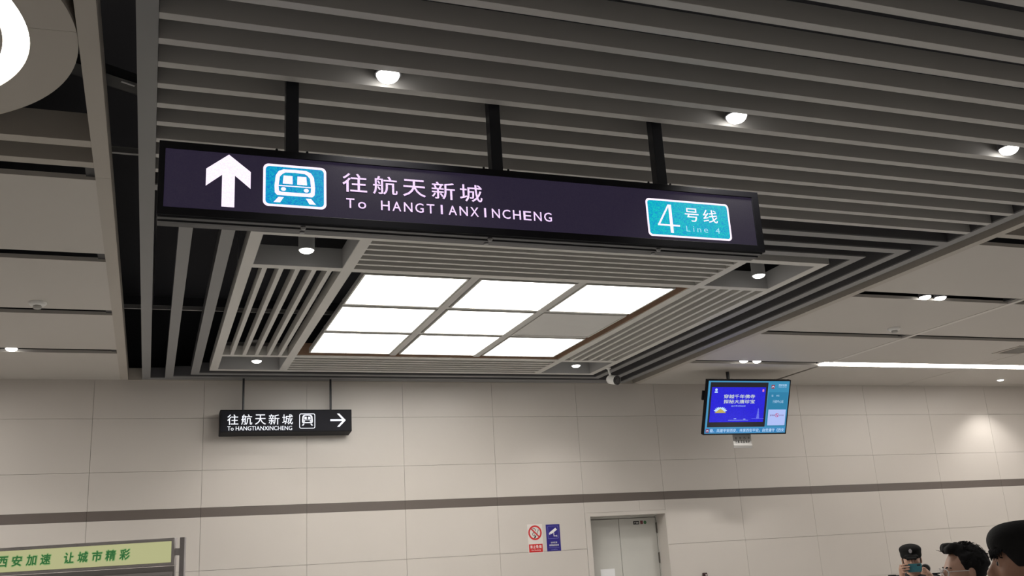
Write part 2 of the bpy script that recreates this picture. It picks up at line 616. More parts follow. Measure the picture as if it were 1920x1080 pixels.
# the slatted coffer: outer frame, crossing bars, slats, corner boxes, brown upstand
g = empty('slatted_coffer', (CX, CY, H), 0, 'pale grey slatted ceiling frame with four open corners around the square light panels', 'ceiling grille')
AX0, AX1, AY0, AY1 = 0.557, 5.157, 6.182, 10.840
mitred(g, AX0, AX1, AY0, AY1, 0.081, H, H + 0.11, M_GRILLE, 'outer_bar')
TX = ((1.295, 1.378), (4.336, 4.419))
TY = ((6.932, 7.012), (10.022, 10.100))


def gpart(name, boxes, m, bevel=0.001):
    b_ = MB()
    for (a, b, c, d, e, f) in boxes:
        b_.box(a - CX, b - CX, c - CY, d - CY, e - H, f - H)
    return b_.build(name, m, g, bevel=bevel)


for a, b in TX:
    gpart('cross_bar', [(a, b, AY0 + 0.081, AY1 - 0.081, H, H + 0.10)], M_GRILLE)
for a, b in TY:
    for (c, d) in ((AX0 + 0.081, TX[0][0]), (TX[0][1], TX[1][0]), (TX[1][1], AX1 - 0.081)):
        gpart('cross_bar', [(c, d, a, b, H + 0.0005, H + 0.10)], M_GRILLE)
SW = 0.018
for xc in (0.731, 0.852, 0.973, 1.095, 1.210):
    for x in (xc, 2 * CX - xc):
        gpart('slat', [(x - SW, x + SW, TY[0][1], TY[1][0], H + 0.001, H + 0.085)], M_GRILLE)
for yc in (6.345, 6.460, 6.578, 6.698, 6.817):
    for y in (yc, 2 * CY - yc + 0.004):
        gpart('slat', [(TX[0][1], TX[1][0], y - 0.0165, y + 0.0165, H + 0.001, H + 0.085)], M_GRILLE)
# sheet-metal boxes of the four open corners
t = 0.004
for (c, d) in ((AX0 + 0.081, TX[0][0]), (TX[1][1], AX1 - 0.081)):
    for (a, b) in ((AY0 + 0.081, TY[0][0]), (TY[1][1], AY1 - 0.081)):
        gpart('corner_box', [(c, c + t, a, b, H + 0.002, H + 0.155), (d - t, d, a, b, H + 0.002, H + 0.155),
                             (c, d, a, a + t, H + 0.002, H + 0.155), (c, d, b - t, b, H + 0.002, H + 0.155)], mat('corner_sheet_grey', (0.40, 0.395, 0.39)), 0)
# brown upstand around the panel opening
o = gpart('upstand', [(TX[1][0] - 0.006, TX[1][0] - 0.001, TY[0][1], TY[1][0], H + 0.012, H + 0.14),
                      (TX[0][1], TX[1][0], TY[1][0] - 0.006, TY[1][0] - 0.001, H + 0.012, H + 0.14)], M_BROWN, 0)
o['label'] = 'brown timber edge'
gpart('upstand', [(TX[0][1] + 0.001, TX[0][1] + 0.006, TY[0][1], TY[1][0], H + 0.012, H + 0.14),
                  (TX[0][1], TX[1][0], TY[0][1] + 0.001, TY[0][1] + 0.006, H + 0.012, H + 0.14)], M_DARKSTEEL, 0)

# ------------------------------------------------------------------ nine light panels
PW, PH = 0.858, 0.892
rows = [(7.540, 'in the row beside the LED sign'), (8.505, 'in the middle row'), (9.470, 'in the row beside the far wall')]
cols = [(1.920, 'away from the brown edge'), (2.874, 'in the middle of its row'), (3.812, 'at the brown edge')]


def make_panel(lit):
    r = empty('light_panel', (0, 0, H))
    m = MB()
    fw = 0.017
    for (a, b, c, d) in ((-PW / 2, PW / 2, -PH / 2, -PH / 2 + fw), (-PW / 2, PW / 2, PH / 2 - fw, PH / 2),
                         (-PW / 2, -PW / 2 + fw, -PH / 2 + fw, PH / 2 - fw), (PW / 2 - fw, PW / 2, -PH / 2 + fw, PH / 2 - fw)):
        m.box(a, b, c, d, 0.012, 0.045)
    m.box(-PW / 2, PW / 2, -PH / 2, PH / 2, 0.045, 0.06)
    m.build('frame', M_GRILLE, r, bevel=0.002)
    m = MB()
    m.box(-PW / 2 + fw, PW / 2 - fw, -PH / 2 + fw, PH / 2 - fw, 0.018, 0.03)
    m.build('diffuser', E_PANEL if lit else M_OFFPANEL, r)
    return r


lit_proto = make_panel(True)
first = True
for ri, (py, rlab) in enumerate(rows):
    for ci, (px, clab) in enumerate(cols):
        if (ri, ci) == (1, 2):
            p = make_panel(False)
            tag(p, 'only unlit square ceiling light panel, grey among eight glowing ones', 'light panel', 'square light panels in the ceiling coffer')
        else:
            p = lit_proto if first else copy_tree(lit_proto)
            first = False
            tag(p, 'lit ceiling panel %s, %s' % (rlab, clab), 'light panel', 'square light panels in the ceiling coffer')
        p.location = (px, py, H)
# dark T-rails the panels hang from
mb = MB()
for x in (2.396, 3.343):
    mb.box(x - 0.034, x + 0.034, 7.02, 10.01, 0.02, 0.07)
for y in (8.022, 8.987):
    mb.box(1.495, 4.235, y - 0.03, y + 0.03, 0.022, 0.07)
o = mb.build('panel_rail_grid', mat('rail_grid_grey', (0.50, 0.49, 0.47), rough=0.5), None, (0, 0, H))
tag(o, 'grey rail grid between the nine square light panels', 'ceiling rail')


# ------------------------------------------------------------------ downlights
def spot(parent, loc, energy, size=math.radians(110), blend=0.6):
    d = bpy.data.lights.new('lamp_beam', 'SPOT')
    d.energy = energy
    d.spot_size = size
    d.spot_blend = blend
    d.shadow_soft_size = 0.05
    d.color = (1.0, 0.965, 0.92)
    o = bpy.data.objects.new('lamp_beam', d)
    o.location = loc
    o.parent = parent
    COL.objects.link(o)
    return o


def make_can(length, r, lens_z, energy, hm, dome=0.022):
    root = empty('downlight', (0, 0, 0))
    m = MB()
    n = 36
    m.lathe([(r * 0.86, lens_z + 0.012), (r * 0.9, lens_z), (r, lens_z + 0.002), (r, lens_z + length), (r * 0.5, lens_z + length + 0.01)], n)
    m.build('housing', hm, root, smooth=True)
    m = MB()
    m.lathe([(r * 0.86 * math.cos(a), lens_z - dome * math.sin(a)) for a in np.linspace(1.5, 0, 9)] + [(r * 0.86, lens_z + 0.01)], n)
    m.build('lens', E_LENS, root, smooth=True)
    spot(root, (0, 0, lens_z - dome - 0.015), energy)
    return root


GC = 'downlights in the open corners of the coffer'
can = make_can(0.22, 0.058, 0.035, SPOT_ENERGY, mat('can_grey', (0.42, 0.42, 0.42), rough=0.4))
for i, (x, y, lab) in enumerate(((0.985, 6.655, 'bright cylinder downlight in the coffer corner below the arrow end of the LED sign'),
                                 (4.815, 6.68, 'bright cylinder downlight in the coffer corner below the line badge of the LED sign'),
                                 (1.020, 10.47, 'small bright downlight in the coffer corner above the small black arrow sign'),
                                 (4.765, 10.47, 'small bright downlight in the coffer corner beside the white surveillance camera'))):
    c = can if i == 0 else copy_tree(can)
    c.location = (x, y, H)
    tag(c, lab, 'downlight', GC)
GC = 'spotlights between the long grey baffles'
can = make_can(0.14, 0.062, 0.020, SPOT_ENERGY, M_CHANNEL, 0.036)
for i, (x, lab) in enumerate(((0.965, 'bright round spotlight between baffles above the hanger of the LED sign nearer its arrow'),
                              (2.862, 'bright round spotlight between baffles above the line badge end of the LED sign'),
                              (4.775, 'bright round spotlight between baffles farther along the row, well past the LED sign'),
                              )):
    c = can if i == 0 else copy_tree(can)
    c.location = (x, 3.98, H)
    tag(c, lab, 'spotlight', GC)
GC = 'small downlights in the ceiling slots'
can = make_can(0.10, 0.060, 0.012, SPOT_ENERGY * 1.7, M_CHANNEL, 0.026)
for i, (x, y, lab) in enumerate(((-1.28, 9.965, 'single downlight in a ceiling slot above the green lettered notice board'),
                                 (6.890, 6.985, 'downlight of the slot pair above the screen, on the side of the mitred frames'),
                                 (7.075, 6.985, 'downlight of the slot pair above the screen, on the side away from the mitred frames'),
                                 (6.775, 9.93, 'downlight of the pair over the blue screen, the one directly above its hanger'),
                                 (6.965, 9.93, 'downlight of the pair over the blue screen, the one beyond its hanger'))):
    c = can if i == 0 else copy_tree(can)
    c.location = (x, y, H)
    tag(c, lab, 'downlight', GC)
# one more of the slot downlights close to the far wall, just outside the frame
c = copy_tree(can); c.location = (11.9, 10.9, H); tag(c, 'downlight close to the far wall past the strip lights', 'downlight', GC)

# ------------------------------------------------------------------ strip lights in the white ceiling
GS = 'strip lights in line along the white ceiling'
for i, (a, b, lab) in enumerate(((7.965, 9.188, 'bright strip light starting at the white rib, the piece next to the slot downlights'),
                                 (9.192, 10.436, 'bright strip light in the middle of the line, between a joint and the dark seam'),
                                 (10.446, 11.688, 'bright strip light past the dark seam in the white ceiling'),
                                 (11.692, 12.934, 'bright strip light farthest along the line, past the dark seam'))):
    r = empty('strip_light', ((a + b) / 2, 9.985, H), 0, lab, 'strip light', GS)
    h = (b - a) / 2
    m = MB(); m.box(-h + 0.001, h - 0.001, -0.114, 0.114, 0.012, 0.07); m.build('housing', M_WHITEPL, r)
    m = MB(); m.box(-h + 0.002, h - 0.002, -0.113, 0.113, 0.002, 0.012); m.build('diffuser', E_STRIP, r)

# air vent and smoke detectors
v = empty('air_vent', (10.205, 8.97, H), 0, 'square dark air vent in the white ceiling above the strip lights', 'air vent')
mb = MB()
for (a, b, c, d) in ((-0.225, 0.225, -0.21, -0.175), (-0.225, 0.225, 0.175, 0.21), (-0.225, -0.175, -0.175, 0.175), (0.175, 0.225, -0.175, 0.175)):
    mb.box(a, b, c, d, -0.008, 0.01)
mb.build('frame', M_TRIM, v, bevel=0.003)
mb = MB()
for k in range(12):
    y = -0.165 + 0.03 * k
    mb.add([(-0.175, y, -0.004), (0.175, y, -0.004), (0.175, y + 0.022, 0.012), (-0.175, y + 0.022, 0.012)], [(0, 1, 2, 3)])
mb.box(-0.175, 0.175, -0.175, 0.175, 0.012, 0.02)
mb.build('louvre', mat('vent_grey', (0.20, 0.19, 0.18), rough=0.7), v)
mb = MB(); mb.box(-0.235, 0.235, -0.217, -0.213, -0.003, 0.01); mb.build('shadow_gap', M_DARKSTEEL, v)
mb = MB(); mb.box(-0.235, 0.235, 0.213, 0.217, -0.003, 0.01); mb.build('shadow_gap', M_DARKSTEEL, v)
for (x, y, lab) in ((-0.895, 8.20, 'white smoke detector on the ceiling between slots above the notice board'),
                    (7.50, 8.12, 'white smoke detector on the ceiling between slots above the blue screen')):
    r = empty('smoke_detector', (x, y, H), 0, lab, 'smoke detector', 'ceiling smoke detectors')
    m = MB(); m.lathe([(0.066, 0.0), (0.066, -0.012), (0.058, -0.022), (0.050, -0.028)], 32); m.build('base', M_WHITEPL, r, smooth=True)
    m = MB(); m.lathe([(0.030, -0.028), (0.034, -0.040), (0.028, -0.052), (0.014, -0.056)], 24); m.build('sensor_head', mat('detector_grey', (0.40, 0.39, 0.37)), r, smooth=True)

# ------------------------------------------------------------------ ring light
rl = empty('ring_light', (-1.378, 3.955, H), 0, 'large round white ceiling light with a glowing ring', 'ring light')


def annulus(m, r0, r1, z0, z1, a0=0.0, a1=2 * PI, n=96):
    full = abs(a1 - a0 - 2 * PI) < 1e-6
    k = n if full else n + 1
    vs = []
    for (r, z) in ((r0, z0), (r1, z0), (r1, z1), (r0, z1)):
        for i in range(k):
            a = a0 + (a1 - a0) * i / n
            vs.append((r * math.cos(a), r * math.sin(a), z))
    fs = []
    for c in range(4):
        d = (c + 1) % 4
        for i in range(n):
            j = (i + 1) % k
            fs.append((c * k + i, c * k + j, d * k + j, d * k + i))
    if not full:
        fs.append((0, k, 2 * k, 3 * k)); fs.append((k - 1, 4 * k - 1, 3 * k - 1, 2 * k - 1))
    m.add(vs, fs)


for q in range(4):
    m = MB()
    annulus(m, 0.835, 1.020, 0.0, 0.17, -0.06 + q * PI / 2 + 0.001, -0.06 + (q + 1) * PI / 2 - 0.001, 30)
    m.build('rim_segment', M_TRIM, rl, smooth=True)
m = MB(); annulus(m, 0.735, 0.834, 0.004, 0.05); m.build('diffuser', E_RING, rl, smooth=True)
m = MB(); m.lathe([(0.60, 0.0), (0.734, 0.0), (0.734, 0.06), (0.3, 0.07)], 96); m.build('centre_disc', M_TRIM, rl, smooth=True)

# ------------------------------------------------------------------ plenum steelwork seen through the gaps
for (y, z, lab) in ((2.9, 0.30, 'above the spotlights'), (5.43, 0.14, 'crossing the dark gap beside the LED sign'), (8.83, 0.14, 'crossing the dark gaps near the slatted coffer')):
    mb = MB()
    mb.box(-3.18, 3.18, -0.012, 0.012, 0, 0.03)
    mb.box(-3.18, 3.18, -0.02, 0.02, 0.03, 0.034)
    for k in range(9):
        mb.tube([(-2.9 + 0.72 * k, 0, 0.03), (-2.9 + 0.72 * k, 0, 1.0 - z)], 0.005, 6)
    tag(mb.build('carrier_bar', M_STEEL, None, (2.857, y, H + z)), 'thin steel carrier bar above the ceiling %s' % lab, 'carrier bar', 'carrier bars above the ceiling')
ct = empty('cable_tray', (0.3, 5.02, H + 0.22), math.radians(28), 'dark cable tray with a white tag above the dark ceiling gap', 'cable tray')
mb = MB(); mb.box(-1.2, 1.2, -0.06, 0.06, 0, 0.004); mb.box(-1.2, 1.2, -0.06, -0.056, 0, 0.05); mb.box(-1.2, 1.2, 0.056, 0.06, 0, 0.05)
for k in (-0.9, 0.9):
    mb.tube([(k, 0, 0.004), (k, 0, 0.78)], 0.005, 6)
mb.build('channel', M_DARKSTEEL, ct)
mb = MB(); mb.box(-0.60, -0.53, -0.035, -0.022, -0.003, 0.0); mb.build('tag', M_PAPER, ct)

# ------------------------------------------------------------------ the big LED sign
SY = 4.10
sg = empty('led_sign', (1.5, SY, EYE + 1.505), 0, 'long black hanging LED sign with a white up arrow and blue line badge', 'sign')
OX, OZ = 1.5, 1.505                     # local = measured - (OX, OZ), measured z is above the eye


def T(pts):
    return [(x - OX, z - OZ) for x, z in pts]


def poly_ccw(pts):
    a = sum(pts[i][0] * pts[(i + 1) % len(pts)][1] - pts[(i + 1) % len(pts)][0] * pts[i][1] for i in range(len(pts)))
    return pts if a > 0 else pts[::-1]


mb = MB()
sx0, sx1, sz0, sz1 = -0.022, 3.018, 1.505, 1.845
cx0, cx1, cz0, cz1 = 0.004, 2.976, 1.541, 1.812
mb.band(T(rect(sx0, sx1, sz0, sz1)), T(rect(cx0, cx1, cz0, cz1)), 0.0, 0.012)
mb.box(sx0 - OX, sx1 - OX, 0.012, 0.130, 0.0, sz1 - OZ)
mb.build('housing', M_BLACK, sg, bevel=0.002)
mb = MB()
mb.box(sx0 + 0.004 - OX, sx1 - 0.01 - OX, 0.016, 0.046, -0.007, 0.0)
mb.box(sx0 + 0.004 - OX, sx1 - 0.01 - OX, 0.056, 0.072, -0.012, 0.0)
mb.box(sx0 + 0.004 - OX, sx1 - 0.01 - OX, 0.080, 0.128, -0.009, 0.0)
mb.build('underside_rail', M_BLACK_ALU, sg, bevel=0.0015)
mb = MB(); mb.box(cx0 - OX, cx1 - OX, 0.006, 0.0115, cz0 - OZ, cz1 - OZ)
scr = mb.build('screen', E_LEDBG, sg)
YS = 0.0052
mb = MB()
up = [(0.2685, 1.806), (0.174, 1.731), (0.174, 1.651), (0.2415, 1.708), (0.2415, 1.559), (0.2955, 1.559), (0.2955, 1.708), (0.363, 1.651), (0.363, 1.731)]
mb.plate(T([(0.174, 1.731), (0.174, 1.651), (0.2415, 1.708), (0.2685, 1.73), (0.2685, 1.806)]), YS)
mb.plate(T([(0.2685, 1.806), (0.2685, 1.73), (0.2955, 1.708), (0.363, 1.651), (0.363, 1.731)]), YS)
mb.plate(T([(0.2415, 1.708), (0.2415, 1.559), (0.2955, 1.559), (0.2955, 1.708), (0.2685, 1.73)]), YS)
mb.build('arrow_symbol', E_LEDWHITE, scr)


def train_icon(mb, cx, cz, w, h, y, bold, mi):
    """front view of a metro train: outline, two windows, waist line, lamps, rail legs"""
    o = [(-0.5, 0.0), (-0.47, 0.30), (-0.40, 0.43), (-0.28, 0.49), (0.0, 0.50), (0.28, 0.49), (0.40, 0.43), (0.47, 0.30), (0.5, 0.0), (0.49, -0.20), (0.43, -0.27), (-0.43, -0.27), (-0.49, -0.20)]
    b = bold
    i = [(-0.5 + b, 0.0), (-0.47 + b, 0.27), (-0.40 + b, 0.36), (-0.28 + b * 0.5, 0.40), (0.0, 0.41), (0.28 - b * 0.5, 0.40), (0.40 - b, 0.36), (0.47 - b, 0.27), (0.5 - b, 0.0), (0.49 - b, -0.14), (0.43 - b, -0.17), (-0.43 + b, -0.17), (-0.49 + b, -0.14)]
    S = lambda pts: [(cx + px * w, cz + pz * h) for px, pz in pts]
    mb.band(S(o[::-1]), S(i[::-1]), y, mi=mi)
    for s in (-1, 1):
        mb.plate(poly_ccw(S([(s * 0.055, 0.07), (s * 0.30, 0.07), (s * 0.28, 0.31), (s * 0.06, 0.31)])), y, mi=mi)
        mb.plate(S(disc(s * 0.28, -0.085, 0.062, 16, 0.055)), y, mi=mi)
        mb.plate(poly_ccw(S([(s * 0.27, -0.32), (s * 0.40, -0.32), (s * 0.52, -0.48), (s * 0.36, -0.48)])), y, mi=mi)
    mb.plate(S(rect(-0.5 + b * 0.5, 0.5 - b * 0.5, -0.005, 0.025)), y, mi=mi)


mb = MB()
mb.band(T(rrect(0.5565, 1.678, 0.280, 0.202, 0.024)), T(rrect(0.5565, 1.678, 0.258, 0.180, 0.017)), YS)
mb.build('icon_border', E_LEDWHITE, scr)
mb = MB(); mb.plate(T(rrect(0.5565, 1.678, 0.2579, 0.1799, 0.017)), YS)
ib = mb.build('icon_ground', E_LEDTEAL, scr)
mb = MB(); train_icon(mb, 0.556 - OX, 1.676 - OZ, 0.180, 0.165, YS - 0.0008, 0.10, 0); mb.build('train_symbol', E_LEDWHITE, scr)
mb = MB()
for ch, x0, x1, z0, z1 in (('往', 0.770, 0.884, 1.672, 1.764), ('航', 0.911, 1.027, 1.672, 1.762), ('天', 1.053, 1.163, 1.672, 1.758), ('新', 1.192, 1.307, 1.670, 1.757), ('城', 1.331, 1.444, 1.668, 1.756)):
    write(mb, ch, x0 - OX, x1 - OX, z0 - OZ, z1 - OZ, YS - 0.0006, 0.008)
mb.build('chinese_lettering', E_LEDPINK, scr)
mb = MB()
word = 'T o _ H A N G T I A N X I N C H E N G'.split()
for k, ch in enumerate(word):
    cxk = 0.805 + (1.779 - 0.805) * k / (len(word) - 1)
    hw = {'I': 0.005, 'o': 0.019, 'T': 0.019}.get(ch, 0.0205)
    if ch == '_':
        continue
    write(mb, ch, cxk - hw - OX, cxk + hw - OX, 1.594 - OZ, (1.627 if ch == 'o' else 1.641) - OZ, YS - 0.0006, 0.012)
mb.build('latin_lettering', E_LEDPINK, scr)
mb = MB()
mb.band(T(rrect(2.577, 1.660, 0.494, 0.206, 0.022)), T(rrect(2.577, 1.660, 0.474, 0.186, 0.015)), YS)
mb.build('badge_border', E_LEDWHITE, scr)
mb = MB(); mb.plate(T(rrect(2.577, 1.660, 0.4739, 0.1859, 0.015)), YS); mb.build('badge_ground', E_LEDCYAN, scr)
mb = MB()
mb.plate(T([(2.460, 1.580), (2.477, 1.580), (2.477, 1.735), (2.460, 1.735)]), YS - 0.0008)
mb.plate(T([(2.389, 1.617), (2.517, 1.617), (2.517, 1.626), (2.389, 1.626)]), YS - 0.0009)
mb.plate(T([(2.389, 1.622), (2.400, 1.622), (2.468, 1.735), (2.457, 1.735)]), YS - 0.0010)
write(mb, '号', 2.553 - OX, 2.636 - OX, 1.650 - OZ, 1.724 - OZ, YS - 0.0008, 0.005)
write(mb, '线', 2.662 - OX, 2.749 - OX, 1.650 - OZ, 1.722 - OZ, YS - 0.0008, 0.005)
mb.build('badge_lettering', E_LEDWHITE, scr)
mb = MB()
for ch, x0, x1, z0, z1 in (('L', 2.553, 2.576, 1.594, 1.624), ('i', 2.594, 2.600, 1.594, 1.625), ('n', 2.618, 2.641, 1.594, 1.615), ('e', 2.658, 2.683, 1.594, 1.616), ('4', 2.728, 2.754, 1.593, 1.624)):
    write(mb, ch, x0 - OX, x1 - OX, z0 - OZ, z1 - OZ, YS - 0.0008, -0.004)
mb.build('small_badge_lettering', glow('led_pale_cyan', lin(170, 225, 245), 1.0), scr)
for x in (0.548, 1.545, 2.465):
    mb = MB(); mb.box(x - 0.029 - OX, x + 0.029 - OX, 0.042, 0.098, sz1 - OZ, 2.32 - OZ)
    mb.box(x + 0.029 - OX, x + 0.033 - OX, 0.060, 0.080, sz1 - OZ, 2.32 - OZ)
    mb.build('hanger_pole', M_POLE, sg, bevel=0.003)
for x in (0.482, 0.620, 1.482, 1.611, 2.396, 2.526):
    mb = MB(); mb.lathe([(0.006, sz1 - OZ), (0.006, sz1 - OZ + 0.035), (0.004, sz1 - OZ + 0.038)], 10, (x - OX, 0.07, 0)); mb.build('stud', M_POLE, sg)
for x in (0.597, 1.481, 2.392):
    mb = MB()
    mb.lathe([(0.010, -0.007), (0.013, -0.012), (0.009, -0.020), (0.004, -0.022)], 14, (x - OX, 0.031, 0))
    mb.build('lock', M_STEEL, sg)
    mb = MB(); mb.lathe([(0.012, -0.009), (0.012, -0.013), (0.006, -0.014)], 14, (x + 0.004 - OX, 0.100, 0)); mb.build('bolt', M_STEEL, sg)

# ------------------------------------------------------------------ small direction sign near the wall
S2Y = 11.15
s2 = empty('direction_sign', (1.435, S2Y, EYE + 1.57), 0, 'small black hanging sign with white lettering and sideways arrow by the wall', 'sign')
PX, PZ = 1.435, 1.57
mb = MB()
h0 = 0.735
mb.add([(-h0, 0, 0), (h0, 0, 0), (h0, 0, 0.252), (-h0, 0, 0.252), (-h0, 0.2, -0.022), (h0, 0.2, -0.022), (h0, 0.2, 0.252), (-h0, 0.2, 0.252)],
       [(0, 1, 2, 3), (5, 4, 7, 6), (1, 0, 4, 5), (2, 1, 5, 6), (3, 2, 6, 7), (0, 3, 7, 4)])
mb.build('housing', M_BLACK, s2, bevel=0.006)
mb = MB(); mb.box(-h0 + 0.012, h0 - 0.02, -0.003, 0.001, 0.010, 0.240)
s2p = mb.build('face_panel', mat('sign_face_black', (0.016, 0.016, 0.022), rough=0.6, spec=0.12), s2, bevel=0.001)
mb = MB()
Y2 = -0.0036
for ch, x0, x1 in (('往', 0.778, 0.897), ('航', 0.928, 1.047), ('天', 1.078, 1.196), ('新', 1.227, 1.346), ('城', 1.377, 1.496)):
    write(mb, ch, x0 - PX, x1 - PX, 1.652 - PZ, 1.768 - PZ, Y2, 0.006)
mb.build('chinese_lettering', E_SIGNWHITE, s2p)
mb = MB()
write(mb, 'To HANGTIANXINCHENG', 0.780 - PX, 1.488 - PX, 1.588 - PZ, 1.636 - PZ, Y2, 0.007)
mb.build('latin_lettering', E_SIGNWHITE, s2p)
mb = MB()
mb.band([(x - PX, z - PZ) for x, z in rrect(1.658, 1.690, 0.180, 0.172, 0.020)], [(x - PX, z - PZ) for x, z in rrect(1.658, 1.690, 0.164, 0.156, 0.014)], Y2)
train_icon(mb, 1.660 - PX, 1.700 - PZ, 0.122, 0.128, Y2, 0.13, 0)
mb.build('train_symbol', E_SIGNWHITE, s2p)
mb = MB()
ac = 1.697 - PZ
mb.plate(rect(1.921 - PX, 2.090 - PX, ac - 0.011, ac + 0.011), Y2)
for s in (-1, 1):
    mb.plate(poly_ccw([(2.100 - PX, ac), (2.068 - PX, ac), (1.998 - PX, ac + s * 0.077), (2.026 - PX, ac + s * 0.077)]), Y2 - 0.0002)
mb.build('arrow_symbol', E_SIGNWHITE, s2p)
for x in (0.957, 1.947):
    mb = MB(); mb.tube([(x - PX, 0.12, 0.25), (x - PX, 0.12, 2.2 - PZ + 0.08)], 0.0125, 14); mb.build('hanger_rod', M_POLE, s2)

# ------------------------------------------------------------------ hanging TV
TILT = math.radians(22.0)
tv = empty('tv_screen', (7.119, 10.473, EYE + 1.728), math.radians(-0.6), 'flat black framed screen with blue picture hanging tilted from the ceiling', 'screen')
tv.rotation_euler = (TILT, 0, math.radians(-0.6))
TW, TH = 1.23, 0.71


def U(u, v):
    return (-TW / 2 + TW * u, TH / 2 - TH * v)


def UR(u0, u1, v0, v1):
    a = U(u0, v1); b = U(u1, v0)
    return rect(a[0], b[0], a[1], b[1])


mb = MB()
mb.band(rect(-TW / 2, TW / 2, -TH / 2, TH / 2), UR(0.012, 0.988, 0.022, 0.976), 0.0, 0.02)
mb.box(-TW / 2, TW / 2, 0.02, 0.06, -TH / 2, TH / 2)
mb.box(-0.42, 0.42, 0.06, 0.10, -0.25, 0.22)
mb.box(-TW / 2 - 0.02, -TW / 2 + 0.06, 0.06, 0.09, 0.08, 0.20)
mb.build('housing', M_BLACK, tv, bevel=0.003)
mb = MB(); mb.plate(UR(0.012, 0.988, 0.022, 0.976), 0.006, 0.004)
ts = mb.build('display', glow('tv_frame_blue', lin(70, 150, 195), 0.95), tv)


def tvp(name, polys, m, lay):
    b_ = MB()
    for p in polys:
        b_.plate(poly_ccw(p), 0.006 - 0.0008 * lay, 0.0006)
    return b_.build(name, m, ts)


tvp('picture_surround', [UR(0.037, 0.728, 0.048, 0.862)], glow('tv_black', lin(30, 28, 36), 1.0), 1)
tvp('picture', [UR(0.058, 0.702, 0.137, 0.770)], glow('tv_blue', lin(32, 28, 205), 1.0, lin(40, 34, 220), 90), 2)
tvp('side_panel', [UR(0.738, 0.982, 0.030, 0.862)], glow('tv_teal', lin(42, 128, 168), 0.95), 1)
tvp('side_header', [UR(0.738, 0.982, 0.030, 0.225)], glow('tv_teal_light', lin(56, 142, 182), 0.95), 2)
tvp('white_notice', [UR(0.757, 0.972, 0.545, 0.838)], glow('tv_pale', lin(178, 196, 250), 0.95), 2)
tvp('ticker', [UR(0.020, 0.982, 0.880, 0.968)], glow('tv_ticker', lin(52, 132, 190), 0.95), 1)
E_TVW = glow('tv_white', lin(190, 220, 250), 1.0)
E_TVC = glow('tv_cream', lin(215, 225, 205), 1.0)
E_TVP = glow('tv_pale_blue', lin(110, 120, 235), 1.0)


def tvtext(name, items, m, lay):
    b_ = MB()
    for (s, u0, u1, v0, v1, bold) in items:
        a = U(u0, v1); b = U(u1, v0)
        write(b_, s, a[0], b[0], a[1], b[1], 0.006 - 0.0008 * lay, bold)
    return b_.build(name, m, ts)


tvtext('headline', [('穿越千年佛寺', 0.205, 0.578, 0.268, 0.340, 0.012), ('探秘大唐珍宝', 0.208, 0.580, 0.360, 0.432, 0.012)], E_TVC, 3)
tvtext('small_headline', [('2019年4月26日', 0.300, 0.470, 0.462, 0.490, 0.0)], E_TVW, 3)
tvtext('side_text', [('西安地铁', 0.855, 0.955, 0.075, 0.118, 0.01), ("XI'AN METRO", 0.855, 0.955, 0.128, 0.140, 0.0), ('站', 0.778, 0.800, 0.270, 0.310, 0.0), ('本站', 0.836, 0.874, 0.272, 0.306, 0.0), ('行政中心站', 0.800, 0.930, 0.370, 0.425, 0.0)], E_TVW, 3)
tvtext('ticker_text', [('稳、共建平安西安，共享西安平安。自觉遵守《西安', 0.075, 0.972, 0.892, 0.958, 0.01)], E_TVW, 2)
a, b = U(0.787, 0.125), U(0.045, 0.925)
E_TVRED = glow('tv_red', lin(150, 40, 50), 1.0)
for (c, s) in ((a, 0.024), (b, 0.022)):
    tvp('logo', [rrect(c[0], c[1], 2 * s, 2 * s, 0.006)], E_TVRED, 3)
    tvp('logo_mark', [[(c[0] + (x - 0.5) * 1.6 * s, c[1] + z * s) for x, z in ((0, -0.5), (0.2, -0.5), (0.3, 0.1), (0.5, -0.4), (0.7, 0.1), (0.8, -0.5), (1, -0.5), (0.78, 0.5), (0.62, 0.5), (0.5, 0.1), (0.38, 0.5), (0.22, 0.5))]], E_TVW, 4)
# lotus, pagoda and corner marks of the picture
pet = []
lc = U(0.178, 0.585)
for ang, ln in ((-75, 0.10), (75, 0.10), (-58, 0.095), (58, 0.095), (-40, 0.09), (40, 0.09), (-22, 0.085), (22, 0.085), (0, 0.08)):
    a = math.radians(ang)
    d = (math.sin(a), math.cos(a)); n = (d[1], -d[0])
    pet.append([(lc[0] + d[0] * ln * t_ + n[0] * w_ * ln, lc[1] + d[1] * ln * t_ * 0.85 + n[1] * w_ * ln * 0.8) for t_, w_ in ((0.1, 0.0), (0.5, 0.17), (0.8, 0.12), (1.0, 0.0), (0.8, -0.12), (0.5, -0.17))])
b_ = MB()
for i, p in enumerate(pet):
    b_.plate(poly_ccw(p), 0.006 - 0.0024 - 0.0001 * i, 0.0001)
b_.build('lotus_petals', E_TVW, ts)
tvp('lotus_base', [[(lc[0] - 0.085, lc[1] - 0.012), (lc[0] + 0.085, lc[1] - 0.012), (lc[0] + 0.05, lc[1] + 0.012), (lc[0], lc[1] + 0.045), (lc[0] - 0.05, lc[1] + 0.012)]], glow('tv_gold', lin(190, 170, 90), 1.0), 5)
pc = U(0.632, 0.705)
pag = []
for k in range(6):
    w_ = 0.026 - 0.0034 * k
    z_ = pc[1] + 0.020 * k
    pag.append(rect(pc[0] - w_ * 0.75, pc[0] + w_ * 0.75, z_, z_ + 0.014))
    pag.append(rect(pc[0] - w_, pc[0] + w_, z_ + 0.014, z_ + 0.017))
pag.append([(pc[0] - 0.006, pc[1] + 0.120), (pc[0] + 0.006, pc[1] + 0.120), (pc[0], pc[1] + 0.135)])
pag.append(rect(pc[0] - 0.09, pc[0] + 0.09, pc[1] - 0.006, pc[1] - 0.001))
tvp('pagoda_drawing', pag, E_TVP, 3)
